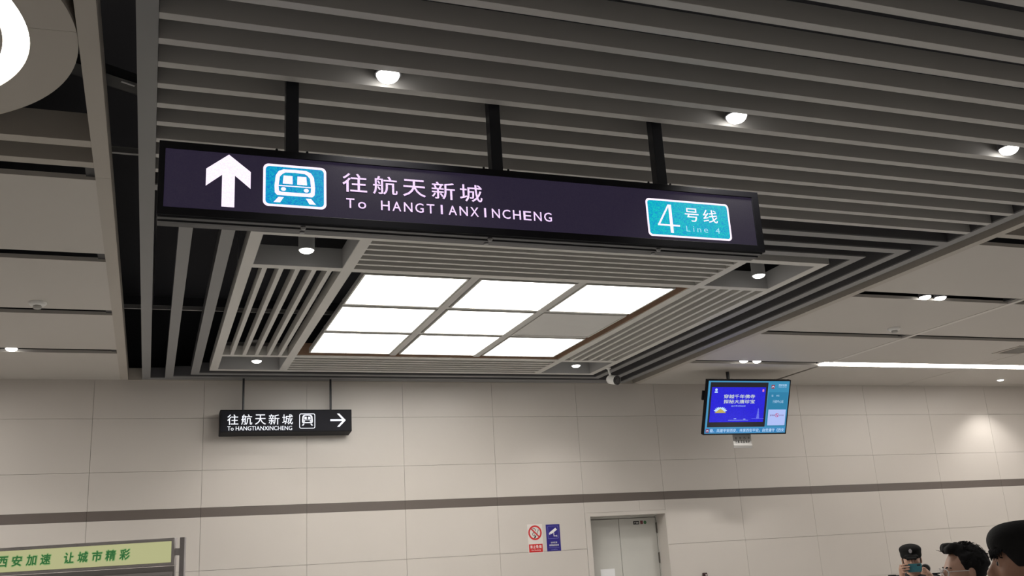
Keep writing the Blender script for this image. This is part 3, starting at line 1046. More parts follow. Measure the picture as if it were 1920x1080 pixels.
q = U(0.11, 0.20)
tvp('corner_mark', [disc(q[0], q[1] + 0.012, 0.018, 16), rect(q[0] - 0.022, q[0] + 0.022, q[1] - 0.028, q[1] - 0.010)], E_TVW, 3)
q = U(0.672, 0.195)
tvp('corner_seal', [rrect(q[0], q[1], 0.026, 0.032, 0.006)], glow('tv_pink', lin(225, 130, 190), 1.0), 3)
tvp('cloud_marks', [UR(0.345, 0.375, 0.705, 0.715), UR(0.46, 0.485, 0.712, 0.722), UR(0.28, 0.52, 0.735, 0.739)], E_TVW, 3)
c = U(0.866, 0.650)
b_ = MB(); b_.band(disc(c[0], c[1], 0.026, 24), disc(c[0], c[1], 0.020, 24), 0.006 - 0.0024)
b_.plate([(c[0] - 0.018, c[1] + 0.012), (c[0] - 0.012, c[1] + 0.018), (c[0] + 0.018, c[1] - 0.012), (c[0] + 0.012, c[1] - 0.018)][::-1], 0.006 - 0.0025)
b_.build('prohibition_symbol', glow('tv_magenta', lin(190, 50, 110), 1.0), ts)
tvtext('notice_text', [('请', 0.780, 0.798, 0.635, 0.668, 0.01), ('勿吸烟', 0.800, 0.838, 0.635, 0.668, 0.01), ('请勿吸烟', 0.894, 0.948, 0.637, 0.668, 0.0)], glow('tv_dark_text', lin(110, 60, 120), 1.0), 3)
# ceiling pole of the screen
mb = MB()
Rm = Matrix.Rotation(-TILT, 3, 'X')
for p in (0,):
    top = Rm @ Vector((-0.185, 0.0, 2.2 - 1.728 + 0.02))
    bot = Rm @ Vector((-0.185, 0.0, 0.10))
    off = Rm @ Vector((0, 0.05, 0))
    mb.tube([bot + Vector((0, 0.075, 0)) + off * 0.3, top + Vector((0, 0.075, 0)) + off * 0.3], 0.022, 12)
mb.build('ceiling_pole', M_POLE, tv)
# sheet hanging under the screen
nt_ = empty('hanging_notice', (7.108, 10.672, EYE + 1.384), 0, 'grey paper notice with black characters hanging just under the tilted screen', 'notice')
mb = MB()
mb.add([(-0.137, 0, 0.06), (0.137, 0, 0.06), (0.137, 0, -0.09), (-0.137, 0, -0.082), (0.137, -0.008, -0.120), (-0.137, -0.009, -0.113), (0.137, 0.006, -0.150), (-0.137, 0.005, -0.144)],
       [(3, 2, 1, 0), (5, 4, 2, 3), (7, 6, 4, 5)])
o = mb.build('sheet', M_PAPERGREY, nt_)
sm = o.modifiers.new('thickness', 'SOLIDIFY'); sm.thickness = 0.0015
mb = MB()
for k, ch in enumerate('监控已开'):
    write(mb, ch, -0.105 + 0.064 * k, -0.077 + 0.064 * k, -0.036, -0.006, -0.002, 0.02)
for k, ch in enumerate('注意成品保护'):
    write(mb, ch, -0.110 + 0.0385 * k, -0.080 + 0.0385 * k, -0.084, -0.050, -0.002, 0.02)
mb.build('lettering', M_INK, nt_)

# ------------------------------------------------------------------ surveillance camera
cc = empty('surveillance_camera', (5.16, 10.40, H), 0, 'white surveillance camera with a black lens hanging at the coffer corner', 'camera')
mb = MB(); mb.lathe([(0.03, 0.0), (0.03, -0.012), (0.017, -0.018)], 20); mb.tube([(0, 0, -0.01), (0.012, 0, -0.075), (0.020, 0, -0.10)], 0.015, 14)
mb.build('arm', M_WHITEPL, cc, smooth=True)
bd = Vector((0.27, -0.93, -0.26)).normalized()
mb = MB()
prof = [(0.022, -0.075), (0.040, -0.068), (0.052, -0.05), (0.055, -0.02), (0.055, 0.07), (0.052, 0.078)]
mb.lathe(prof, 32)
body = mb.build('body', M_WHITEPL, cc, (0.040, 0.0, -0.146), smooth=True)
body.rotation_euler = bd.to_track_quat('Z', 'Y').to_euler()
mb = MB(); mb.lathe([(0.055, 0.0781), (0.055, 0.092), (0.044, 0.094), (0.040, 0.086), (0.030, 0.085), (0.028, 0.09), (0.012, 0.088)], 32)
lens = mb.build('lens', M_GLASSBLK, cc, (0.040, 0.0, -0.146), smooth=True)
lens.rotation_euler = body.rotation_euler

# ------------------------------------------------------------------ wall signs
ns = empty('no_smoking_sign', (4.462, WALL_Y, EYE + 0.10), 0, 'white no smoking sign with red ring and red plate on the wall', 'sign', 'small wall signs')
mb = MB(); mb.plate(rrect(0, 0.165, 0.196, 0.345, 0.006), -0.003, 0.003); base = mb.build('plate', mat('sign_offwhite', (0.64, 0.60, 0.57), rough=0.4), ns)
mb = MB(); rc = 0.235
mb.band(disc(0, rc, 0.088, 48), disc(0, rc, 0.068, 48), -0.0042)
a = math.radians(-45); d = (math.cos(a), math.sin(a)); n = (-d[1] * 0.008, d[0] * 0.008)
mb.plate(poly_ccw([(-d[0] * 0.08 + n[0], rc - d[1] * 0.08 + n[1]), (-d[0] * 0.08 - n[0], rc - d[1] * 0.08 - n[1]), (d[0] * 0.08 - n[0], rc + d[1] * 0.08 - n[1]), (d[0] * 0.08 + n[0], rc + d[1] * 0.08 + n[1])]), -0.0048)
mb.build('prohibition_ring', M_RED, base)
mb = MB()
mb.plate(poly_ccw([(-0.022, rc - 0.070), (0.004, rc - 0.062), (0.016, rc - 0.030), (-0.004, rc - 0.036), (-0.010, rc - 0.050)]), -0.0042)
mb.band([(x, z) for x, z in ((-0.038, rc - 0.012), (-0.030, rc - 0.038), (0.0, rc - 0.042), (-0.018, rc + 0.01))], [(x, z) for x, z in ((-0.032, rc - 0.013), (-0.026, rc - 0.032), (-0.008, rc - 0.036), (-0.018, rc + 0.002))], -0.0042)
mb.band([(0.016, rc - 0.020), (0.026, rc - 0.020), (0.052, rc + 0.034), (0.040, rc + 0.038)], [(0.020, rc - 0.014), (0.024, rc - 0.014), (0.046, rc + 0.030), (0.041, rc + 0.033)], -0.0042)
mb.tube([(-0.030, -0.0042, rc + 0.050), (-0.010, -0.0042, rc + 0.052), (0.006, -0.0042, rc + 0.040), (0.008, -0.0042, rc + 0.020)], 0.0035, 6)
mb.build('cigarette_symbol', M_INK, base)
mb = MB(); mb.plate(rect(-0.090, 0.090, 0.004, 0.100), -0.0042); rp = mb.build('red_plate', M_RED, base)
mb = MB()
for k, ch in enumerate('禁止吸烟'):
    write(mb, ch, -0.073 + 0.0385 * k, -0.043 + 0.0385 * k, 0.050, 0.086, -0.0048, 0.015)
write(mb, 'No Smoking', -0.058, 0.060, 0.016, 0.036, -0.0048, 0.0)
o = mb.build('lettering', M_WHITEINK, base)

cs = empty('camera_notice_sign', (4.702, WALL_Y, EYE + 0.105), 0, 'dark blue sign with a white camera symbol on the wall', 'sign', 'small wall signs')
mb = MB(); mb.plate(rect(-0.092, 0.092, 0, 0.320), -0.003, 0.003); base = mb.build('plate', M_BLUE, cs)
mb = MB(); mb.band(rrect(0, 0.225, 0.140, 0.150, 0.006), rrect(0, 0.225, 0.134, 0.144, 0.004), -0.0040); mb.build('border_line', M_BLUELINE, base)
mb = MB()
mb.plate(poly_ccw([(-0.050, 0.224), (0.034, 0.278), (0.054, 0.254), (-0.024, 0.204)]), -0.0042)
mb.plate(disc(-0.046, 0.208, 0.010, 12), -0.0042)
mb.plate(rect(0.004, 0.012, 0.182, 0.222), -0.0042); mb.plate(rect(0.004, 0.050, 0.176, 0.184), -0.0043); mb.plate(rect(0.044, 0.050, 0.168, 0.192), -0.0044)
mb.build('camera_symbol', M_WHITEINK, base)
mb = MB()
write(mb, '公共区域', -0.040, 0.044, 0.092, 0.112, -0.0042, 0.01)
write(mb, '视频监控区域', -0.062, 0.064, 0.060, 0.082, -0.0042, 0.01)
mb.build('lettering', M_WHITEINK, base)
mb = MB()
write(mb, 'Monitoring Area', -0.066, 0.068, 0.034, 0.048, -0.0042, 0.0)
write(mb, 'CAMERA', -0.040, 0.044, 0.012, 0.024, -0.0042, 0.0)
mb.build('small_lettering', M_BLUELINE, base)

# ------------------------------------------------------------------ notice board on posts
bo = empty('notice_board', (0.189, 7.640, 0), math.radians(-20.9), 'free-standing grey notice board with a pale green header and green characters', 'notice board')
BZ = EYE
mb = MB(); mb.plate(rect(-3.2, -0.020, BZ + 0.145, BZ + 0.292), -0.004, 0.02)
hd = mb.build('header_panel', glow('pale_green_emissive', lin(178, 178, 132), 1.0), bo)  # header and its characters get their brightness from emissive colours
mb = MB()
mb.band(rect(-3.22, 0.0, BZ + 0.122, BZ + 0.315), rect(-3.20, -0.022, BZ + 0.143, BZ + 0.292), -0.016, 0.03)
mb.band(rect(-3.214, -0.006, BZ + 0.128, BZ + 0.309), rect(-3.206, -0.015, BZ + 0.136, BZ + 0.300), -0.020, 0.01)
mb.box(-3.22, 0.0, 0.014, 0.05, BZ + 0.122, BZ + 0.315)
mb.build('header_frame', M_ALU, bo, bevel=0.003)
mb = MB(); mb.box(-3.22, 0.0, -0.002, 0.03, BZ - 0.95, BZ + 0.118); mb.build('back_sheet', mat('board_grey_sheet', (0.27, 0.25, 0.245), rough=0.35), bo)
mb = MB(); mb.band(rect(-3.2, -0.008, BZ - 0.93, BZ + 0.080), rect(-3.18, -0.030, BZ - 0.91, BZ + 0.058), -0.014, 0.012); mb.build('case_frame', M_ALU, bo, bevel=0.002)
mb = MB(); mb.plate(rect(-3.18, -0.030, BZ - 0.91, BZ + 0.058), -0.005, 0.002); mb.build('case_panel', mat('board_case_panel', (0.40, 0.38, 0.37), rough=0.3), bo)
for x in (0.037, -3.29):
    mb = MB(); mb.box(x, x + 0.035, -0.012, 0.026, 0.012, BZ + 0.315); mb.box(x - 0.06, x + 0.095, -0.2, 0.2, 0.0, 0.012)
    mb.build('post', mat('post_grey', (0.27, 0.25, 0.25), rough=0.5, metal=0.1), bo, bevel=0.002)
    s = -1 if x > 0 else 1
    mb = MB()
    for z in (0.215, -0.6):
        mb.box(min(x + 0.0175, x + 0.0175 + s * 0.06), max(x + 0.0175, x + 0.0175 + s * 0.06), 0.0, 0.014, BZ + z - 0.025, BZ + z + 0.025)
    mb.build('bracket', M_ALU, bo)
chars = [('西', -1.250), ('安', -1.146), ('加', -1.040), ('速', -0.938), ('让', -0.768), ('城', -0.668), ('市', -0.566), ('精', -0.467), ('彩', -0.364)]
for nm, bold, y, m, k in (('lettering_outline', 0.055, -0.0048, glow('pale_green_outline', lin(138, 165, 108), 1.0), 0.006), ('lettering', 0.028, -0.0056, glow('deep_green_emissive', lin(46, 100, 54), 1.0), 0)):
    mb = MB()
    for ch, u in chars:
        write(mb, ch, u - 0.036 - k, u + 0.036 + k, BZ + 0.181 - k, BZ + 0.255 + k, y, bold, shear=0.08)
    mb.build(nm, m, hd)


# ------------------------------------------------------------------ people: blended volumes turned into one surface
def smin(a, b, k):
    h = np.clip(0.5 + 0.5 * (b - a) / k, 0, 1)
    return b * (1 - h) + a * h - k * h * (1 - h)


class SDF:
    def __init__(self, lo, hi, step):
        self.lo = np.array(lo, float); self.h = step
        n = np.ceil((np.array(hi) - self.lo) / step).astype(int) + 1
        self.n = n
        ax = [self.lo[i] + step * np.arange(n[i]) for i in range(3)]
        self.ax = ax
        self.d = np.full(n, 1.0, np.float32)

    def _win(self, lo, hi):
        s = []
        for i in range(3):
            a = max(0, int((lo[i] - self.lo[i]) / self.h)); b = min(self.n[i], int((hi[i] - self.lo[i]) / self.h) + 2)
            s.append(slice(a, max(a, b)))
        X, Y, Z = np.meshgrid(self.ax[0][s[0]], self.ax[1][s[1]], self.ax[2][s[2]], indexing='ij')
        return tuple(s), X, Y, Z

    def _put(self, s, d, k, sub):
        if sub:
            self.d[s] = -smin(-self.d[s], d, k)
        else:
            self.d[s] = smin(self.d[s], d, k)

    def cap(self, a, b, r1, r2=None, k=0.02, sub=False):
        r2 = r1 if r2 is None else r2
        a = np.array(a, float); b = np.array(b, float)
        m = max(r1, r2) + 0.05 + k
        s, X, Y, Z = self._win(np.minimum(a, b) - m, np.maximum(a, b) + m)
        ab = b - a
        L = max(1e-9, ab @ ab)
        t = np.clip(((X - a[0]) * ab[0] + (Y - a[1]) * ab[1] + (Z - a[2]) * ab[2]) / L, 0, 1)
        d = np.sqrt((X - a[0] - t * ab[0]) ** 2 + (Y - a[1] - t * ab[1]) ** 2 + (Z - a[2] - t * ab[2]) ** 2) - (r1 + (r2 - r1) * t)
        self._put(s, d, k, sub)
        return self

    def ell(self, c, r, k=0.02, sub=False):
        c = np.array(c, float); r = np.array(r, float)
        m = r + 0.05 + k
        s, X, Y, Z = self._win(c - m, c + m)
        x, y, z = (X - c[0]), (Y - c[1]), (Z - c[2])
        k0 = np.sqrt((x / r[0]) ** 2 + (y / r[1]) ** 2 + (z / r[2]) ** 2)
        k1 = np.sqrt((x / r[0] ** 2) ** 2 + (y / r[1] ** 2) ** 2 + (z / r[2] ** 2) ** 2) + 1e-9
        self._put(s, k0 * (k0 - 1) / k1, k, sub)
        return self

    def keep(self, fn):
        X, Y, Z = np.meshgrid(*self.ax, indexing='ij')
        self.d = np.maximum(self.d, fn(X, Y, Z).astype(np.float32))
        return self

    def mesh(self):
        d = self.d
        d[0], d[-1], d[:, 0], d[:, -1], d[:, :, 0], d[:, :, -1] = (1.0,) * 6
        ins = d < 0
        nx, ny, nz = d.shape
        corner = [(i, j, k) for i in (0, 1) for j in (0, 1) for k in (0, 1)]
        cnt = sum(ins[i:nx - 1 + i, j:ny - 1 + j, k:nz - 1 + k].astype(np.int8) for i, j, k in corner)
        cells = np.argwhere((cnt > 0) & (cnt < 8))
        idx = np.full((nx - 1, ny - 1, nz - 1), -1, np.int64)
        idx[cells[:, 0], cells[:, 1], cells[:, 2]] = np.arange(len(cells))
        acc = np.zeros((len(cells), 3)); num = np.zeros(len(cells))
        for a in corner:
            for b in corner:
                if sum(abs(a[q] - b[q]) for q in range(3)) == 1 and a < b:
                    da = d[cells[:, 0] + a[0], cells[:, 1] + a[1], cells[:, 2] + a[2]]
                    db = d[cells[:, 0] + b[0], cells[:, 1] + b[1], cells[:, 2] + b[2]]
                    m = (da < 0) != (db < 0)
                    t = np.where(m, da / np.where(m, da - db, 1), 0)
                    p = np.array(a)[None] + t[:, None] * (np.array(b) - np.array(a))[None]
                    acc[m] += p[m]; num[m] += 1
        V = self.lo + self.h * (cells + acc / num[:, None])
        F = []
        for ax in range(3):
            o = [0, 0, 0]; o[ax] = 1
            A = ins[:nx - o[0], :ny - o[1], :nz - o[2]]; B = ins[o[0]:, o[1]:, o[2]:]
            e = np.argwhere(A != B)
            u, w = (ax + 1) % 3, (ax + 2) % 3
            e = e[(e[:, u] > 0) & (e[:, w] > 0)]
            du = np.zeros(3, int); du[u] = 1
            dw = np.zeros(3, int); dw[w] = 1
            g_ = lambda q: idx[q[:, 0], q[:, 1], q[:, 2]]
            quad = np.stack([g_(e - du - dw), g_(e - dw), g_(e), g_(e - du)], 1)
            flip = ~A[e[:, 0], e[:, 1], e[:, 2]]
            quad[flip] = quad[flip][:, ::-1]
            F.append(quad)
        F = np.concatenate(F)
        return V, F[(F >= 0).all(1)]

    def build(self, name, m, parent, smooth_iter=2):
        V, F = self.mesh()
        me = bpy.data.meshes.new(name)
        me.from_pydata(V.tolist(), [], F.tolist())
        me.materials.append(m)
        me.polygons.foreach_set('use_smooth', [True] * len(me.polygons))
        o = bpy.data.objects.new(name, me)
        o.parent = parent
        COL.objects.link(o)
        if smooth_iter:
            s = o.modifiers.new('soft', 'SMOOTH'); s.factor = 0.5; s.iterations = smooth_iter
        return o


M_SKIN = mat('skin', (0.33, 0.175, 0.115), rough=0.5, mottling=0.08, scale=25)
M_SKIN2 = mat('skin_fair', (0.42, 0.245, 0.175), rough=0.5, mottling=0.08, scale=25)
M_HAIR = mat('black_hair', (0.007, 0.0065, 0.007), rough=0.75, spec=0.2, mottling=0.3, scale=60, bump=0.5, bscale=180)
M_CLOTH_BLK = mat('black_cloth', (0.016, 0.016, 0.018), rough=0.85, mottling=0.2, scale=40)
M_CLOTH_GREY = mat('dark_grey_cloth', (0.04, 0.042, 0.05), rough=0.85, mottling=0.2, scale=40)
M_CLOTH_NAVY = mat('navy_cloth', (0.02, 0.025, 0.045), rough=0.85, mottling=0.2, scale=40)
M_EYE = mat('eye_white', (0.32, 0.28, 0.25), rough=0.2)
M_IRIS = mat('dark_iris', (0.012, 0.008, 0.006), rough=0.15)
M_CLEAR = mat('clear_frame_plastic', (0.62, 0.58, 0.57), rough=0.15, mottling=0.0)


def head(s, t):
    """t = height of the crown; the face looks to -Y"""
    s.ell((0, 0.012, t - 0.100), (0.076, 0.094, 0.100), 0.02)
    s.ell((0, -0.030, t - 0.140), (0.064, 0.066, 0.092), 0.02)
    s.ell((0, -0.036, t - 0.190), (0.049, 0.052, 0.040), 0.02)
    s.cap((-0.01, -0.078, t - 0.216), (0.01, -0.078, t - 0.216), 0.014, k=0.015)
    s.cap((-0.036, -0.080, t - 0.104), (0.036, -0.080, t - 0.104), 0.011, k=0.012)
    for q in (-1, 1):
        s.ell((q * 0.043, -0.062, t - 0.148), (0.022, 0.020, 0.020), 0.02)
        s.ell((q * 0.032, -0.104, t - 0.119), (0.017, 0.018, 0.010), 0.010, sub=True)
        s.ell((q * 0.032, -0.080, t - 0.119), (0.0125, 0.0125, 0.0125), 0.004)
        s.cap((q * 0.040, 0.02, t - 0.115), (q * 0.079, 0.014, t - 0.118), 0.008, k=0.006)
        s.ell((q * 0.080, 0.016, t - 0.130), (0.009, 0.018, 0.031), 0.006)
        s.ell((q * 0.012, -0.104, t - 0.156), (0.009, 0.010, 0.008), 0.006)
    s.cap((0, -0.090, t - 0.112), (0, -0.113, t - 0.150), 0.007, 0.0115, k=0.010)
    s.cap((-0.017, -0.091, t - 0.178), (0.017, -0.091, t - 0.178), 0.0062, k=0.006)
    s.cap((-0.013, -0.089, t - 0.188), (0.013, -0.089, t - 0.188), 0.0066, k=0.006)
    s.cap((0, 0.022, t - 0.18), (0, 0.040, t - 0.32), 0.054, 0.060, k=0.03)


def torso(s, t, g_=0.0):
    k = 0.05
    s.cap((-0.165, 0.045, t - 0.330), (0.165, 0.045, t - 0.330), 0.062 + g_, k=k)
    s.ell((0, 0.04, t - 0.450), (0.175 + g_, 0.115 + g_, 0.190 + g_), k)
    s.ell((0, 0.035, t - 0.640), (0.150 + g_, 0.105 + g_, 0.190 + g_), k)
    s.ell((0, 0.04, t - 0.780), (0.165 + g_, 0.118 + g_, 0.135 + g_), k)


def legs(s, t, g_=0.0, feet=True):
    for q in (-1, 1):
        kz = 0.285 * t
        s.cap((q * 0.088, 0.04, t - 0.83), (q * 0.096, 0.02, kz), 0.086 + g_, 0.056 + g_, k=0.03)
        s.cap((q * 0.096, 0.02, kz), (q * 0.102, 0.045, 0.10), 0.056 + g_, 0.040 + g_, k=0.02)
        if feet:
            s.cap((q * 0.102, 0.06, 0.048), (q * 0.112, -0.11, 0.036), 0.042, 0.034, k=0.02)


def arm(s, sh, el, wr, g_=0.0):
    s.cap(sh, el, 0.050 + g_, 0.041 + g_, k=0.02)
    s.cap(el, wr, 0.041 + g_, 0.029 + g_, k=0.02)


def hand(s, wr, palm, fingers, thumb):
    """palm: (knuckle row start, knuckle row end); fingers: polylines; thumb: polyline"""
    a, b = Vector(palm[0]), Vector(palm[1])
    w = Vector(wr)
    s.cap(w, (a + b) / 2, 0.026, 0.022, k=0.012)
    for u in (0.0, 0.33, 0.67, 1.0):
        p = a.lerp(b, u)
        s.cap(w.lerp(p, 0.35), p, 0.015, 0.0115, k=0.010)
    for i, pl in enumerate(fingers):
        r = (0.0088, 0.0092, 0.0088, 0.0076)[i]
        for j in range(len(pl) - 1):
            s.cap(pl[j], pl[j + 1], r - 0.0006 * j, r - 0.0006 * (j + 1), k=0.003)
    for j in range(len(thumb) - 1):
        s.cap(thumb[j], thumb[j + 1], 0.0115 - 0.001 * j, 0.0105 - 0.001 * j, k=0.006)


def face_parts(root, t, skin_hair=M_HAIR):
    for q in (-1, 1):
        m = MB()
        m.lathe([(0.0112 * math.cos(a), 0.0112 * math.sin(a)) for a in np.linspace(-1.45, 1.45, 12)], 20, (q * 0.032, -0.0815, t - 0.119), 'y')
        e = m.build('eye', M_EYE, root, smooth=True)
        m = MB()
        m.lathe([(0.0080, -0.0080), (0.0068, -0.0098), (0.0045, -0.0112), (0.002, -0.0118)], 16, (q * 0.032, -0.0815, t - 0.119), 'y')
        m.build('iris', M_IRIS, e, smooth=True)
        m = MB()
        m.tube([(q * 0.014, -0.0915, t - 0.102), (q * 0.030, -0.0905, t - 0.097), (q * 0.050, -0.0745, t - 0.101)], [0.003, 0.0042, 0.0018], 8)
        m.build('eyebrow', skin_hair, root, smooth=True)


def relaxed_arm(s, t, q, g_=0.0, with_hand=True):
    sh, el, wr = (q * 0.195, 0.045, t - 0.345), (q * 0.235, 0.06, t - 0.64), (q * 0.225, 0.0, t - 0.875)
    arm(s, sh, el, wr, g_)
    if with_hand:
        kz = t - 0.965
        fs = []
        for i in range(4):
            y = -0.055 + 0.024 * i
            ln = (0.070, 0.078, 0.072, 0.056)[i]
            fs.append([(q * 0.222, y, kz), (q * 0.215, y - 0.006, kz - ln * 0.55), (q * 0.198, y - 0.004, kz - ln)])
        hand(s, wr, ((q * 0.222, -0.055, kz), (q * 0.222, 0.017, kz)), fs,
             [(q * 0.215, -0.030, t - 0.90), (q * 0.200, -0.062, t - 0.935), (q * 0.195, -0.070, t - 0.965)])


def dress(root, t, jacket_m, trouser_m, arms):
    s = SDF((-0.42, -0.36, t - 1.0), (0.42, 0.28, t - 0.20), 0.009)
    torso(s, t, 0.016)
    arms(s, 0.014)
    s.cap((0, 0.036, t - 0.29), (0, 0.036, t - 0.265), 0.072, 0.066, k=0.03)
    s.cap((0, 0.030, t - 0.30), (0, 0.020, t - 0.20), 0.058, 0.060, k=0.004, sub=True)
    s.keep(lambda X, Y, Z: (t - 0.93) - Z)
    j = s.build('jacket', jacket_m, root, 6)
    s = SDF((-0.30, -0.22, 0.05), (0.30, 0.30, t - 0.68), 0.010)
    legs(s, t, 0.016, False)
    s.ell((0, 0.04, t - 0.79), (0.178, 0.130, 0.10), 0.04)
    s.keep(lambda X, Y, Z: 0.065 - Z)
    s.build('trousers', trouser_m, root)
    for q in (-1, 1):
        s = SDF((q * 0.107 - 0.08, -0.20, -0.02), (q * 0.107 + 0.08, 0.15, 0.16), 0.008)
        s.cap((q * 0.102, 0.06, 0.046), (q * 0.112, -0.12, 0.036), 0.050, 0.042, k=0.02)
        s.cap((q * 0.102, 0.045, 0.05), (q * 0.102, 0.045, 0.11), 0.048, 0.046, k=0.02)
        s.keep(lambda X, Y, Z: 0.002 - Z)
        s.build('shoe', mat('black_shoe', (0.015, 0.014, 0.014), rough=0.35), root)
    return j


def person(loc, face_dir, label, t, skin, hand_fn, arms_fn, jacket_m, trouser_m, tilt=0.0):
    rz = math.atan2(face_dir[1], face_dir[0]) + PI / 2
    r = empty('person', loc, rz, label, 'person')
    s = SDF((-0.42, -0.36, -0.02), (0.42, 0.28, t + 0.03), 0.0065)
    head(s, t)
    torso(s, t, -0.004)
    legs(s, t, -0.002)
    hand_fn(s)
    s.build('body', skin, r, 1)
    face_parts(r, t)
    dress(r, t, jacket_m, trouser_m, arms_fn)
    return r


both_arms = lambda t: (lambda s, g_=0.0: [relaxed_arm(s, t, q, g_, False) for q in (-1, 1)])
both_hands = lambda t: (lambda s: [relaxed_arm(s, t, q, 0.0, True) for q in (-1, 1)])

# --- the man with smooth black hair at the edge of the picture
t1 = 1.722
p1 = person((2.733, 2.548, 0), (-0.80, 0.60), 'person with smooth black hair and a fringe, seen in profile, standing closest to the photographer', t1, M_SKIN,
            both_hands(t1), both_arms(t1), M_CLOTH_NAVY, M_CLOTH_GREY)
s = SDF((-0.13, -0.15, t1 - 0.26), (0.13, 0.17, t1 + 0.07), 0.0045)
s.ell((0, 0.018, t1 - 0.095), (0.091, 0.107, 0.111), 0.02)
s.ell((0, -0.044, t1 - 0.050), (0.072, 0.062, 0.056), 0.03)


def hair1(X, Y, Z):
    front = np.clip((-0.035 - Y) / 0.03, 0, 1)
    side = np.clip((0.012 - Y) / 0.02, 0, 1)
    z = t1 - 0.215 + 0.085 * side + 0.050 * front + 0.014 * np.sin(X * 170) * front
    # the temple is bare between fringe and sideburn
    return z - Z


s.keep(hair1)
hr = s.build('hair', M_HAIR, p1, 1)
mb = MB()
for k in range(30):
    x = -0.058 + 0.004 * k + random.uniform(-0.0015, 0.0015)
    yy = -0.103 + 7.0 * x * x
    l_ = random.uniform(0.010, 0.026)
    mb.tube([(x, yy + 0.012, t1 - 0.062), (x, yy, t1 - 0.080), (x + random.uniform(-0.003, 0.003), yy + 0.001, t1 - 0.088 - l_)], [0.004, 0.0034, 0.0008], 6)
mb.build('fringe', M_HAIR, p1, smooth=True)

# --- the man with curly hair and clear glasses
t2 = 1.640
p2 = person((4.008, 4.141, 0), (-0.900, 0.42), 'person with curly black hair and clear glasses, in profile between the other two', t2, M_SKIN2,
            both_hands(t2), both_arms(t2), M_CLOTH_GREY, M_CLOTH_NAVY)
s = SDF((-0.14, -0.16, t2 - 0.26), (0.14, 0.19, t2 + 0.10), 0.0045)
s.ell((0, 0.030, t2 - 0.095), (0.084, 0.096, 0.090), 0.02)
rnd = random.Random(3)
for k in range(230):
    a = rnd.uniform(0, 2 * PI); e = rnd.uniform(0.05, 1.0)
    ph = math.acos(e)
    c = (0.080 * math.sin(ph) * math.cos(a), 0.026 + 0.096 * math.sin(ph) * math.sin(a), t2 - 0.090 + 0.094 * math.cos(ph))
    if c[1] < -0.02 and c[2] < t2 - 0.040:
        continue
    s.ell(c, [rnd.uniform(0.011, 0.020)] * 3, 0.006)
for k in range(60):                                     # the quiff over the forehead
    x = rnd.uniform(-0.05, 0.05)
    s.ell((x, rnd.uniform(-0.078, -0.020), t2 + rnd.uniform(-0.020, 0.012)), [rnd.uniform(0.010, 0.017)] * 3, 0.012)


def hair2(X, Y, Z):
    front = np.clip((-0.02 - Y) / 0.025, 0, 1)
    side = np.clip((0.02 - Y) / 0.02, 0, 1)
    return t2 - 0.175 + 0.060 * side + 0.085 * front - Z


s.keep(hair2)
s.build('hair', M_HAIR, p2, 0)
mb = MB()
for k in range(110):                                    # loose curls standing off the silhouette
    a = rnd.uniform(0, 2 * PI); ph = rnd.uniform(0.0, 1.45)
    n = Vector((math.sin(ph) * math.cos(a), math.sin(ph) * math.sin(a), math.cos(ph)))
    if n.y < -0.55 and n.z < 0.75:
        continue
    p = Vector((0.088 * n.x, 0.026 + 0.106 * n.y, t2 - 0.088 + 0.104 * n.z))
    tx = n.orthogonal().normalized(); ty = n.cross(tx)
    r_ = rnd.uniform(0.005, 0.010); pts = []
    st0 = rnd.uniform(0, 6.28)
    for j in range(9):
        w = st0 + j * 0.75
        pts.append(p + n * (0.002 * j) + tx * r_ * math.cos(w) + ty * r_ * math.sin(w))
    mb.tube(pts, [0.0016] * 7 + [0.0012, 0.0006], 5)
mb.tube([(0.0, -0.075, t2 - 0.018), (0.0, -0.100, t2 - 0.014), (0.004, -0.122, t2 - 0.006)], [0.004, 0.002, 0.0006], 5)
mb.build('curl', M_HAIR, p2, smooth=True)
gl = MB()
for q in (-1, 1):
    pts = [(q * 0.034 + 0.027 * math.cos(w), -0.108 + 0.012 * abs(math.cos(w)) * (1 if q * math.cos(w) > 0 else 0), t2 - 0.124 + 0.021 * math.sin(w)) for w in np.linspace(0, 2 * PI, 25)]
    gl.tube(pts, 0.0032, 8)
    gl.tube([(q * 0.060, -0.098, t2 - 0.118), (q * 0.076, -0.07, t2 - 0.116), (q * 0.081, 0.0, t2 - 0.116), (q * 0.080, 0.022, t2 - 0.120)], 0.0022, 8)
gl.tube([(-0.010, -0.110, t2 - 0.118), (0, -0.113, t2 - 0.114), (0.010, -0.110, t2 - 0.118)], 0.0025, 8)
go = gl.build('glasses', M_CLEAR, p2, smooth=True)
go['label'] = 'clear plastic glasses'

# --- the guard photographing with a phone
t3 = 1.635
gd = Vector((-6.5, -7.33, 0)).normalized()
PHX, PHY, PHZ = 0.000, -0.200, t3 - 0.190


def guard_arms(s, g_=0.0):
    arm(s, (-0.195, 0.045, t3 - 0.345), (-0.270, -0.10, t3 - 0.560), (-0.100, -0.165, t3 - 0.300), g_)
    arm(s, (0.195, 0.045, t3 - 0.345), (0.300, -0.10, t3 - 0.560), (0.158, -0.165, t3 - 0.300), g_)


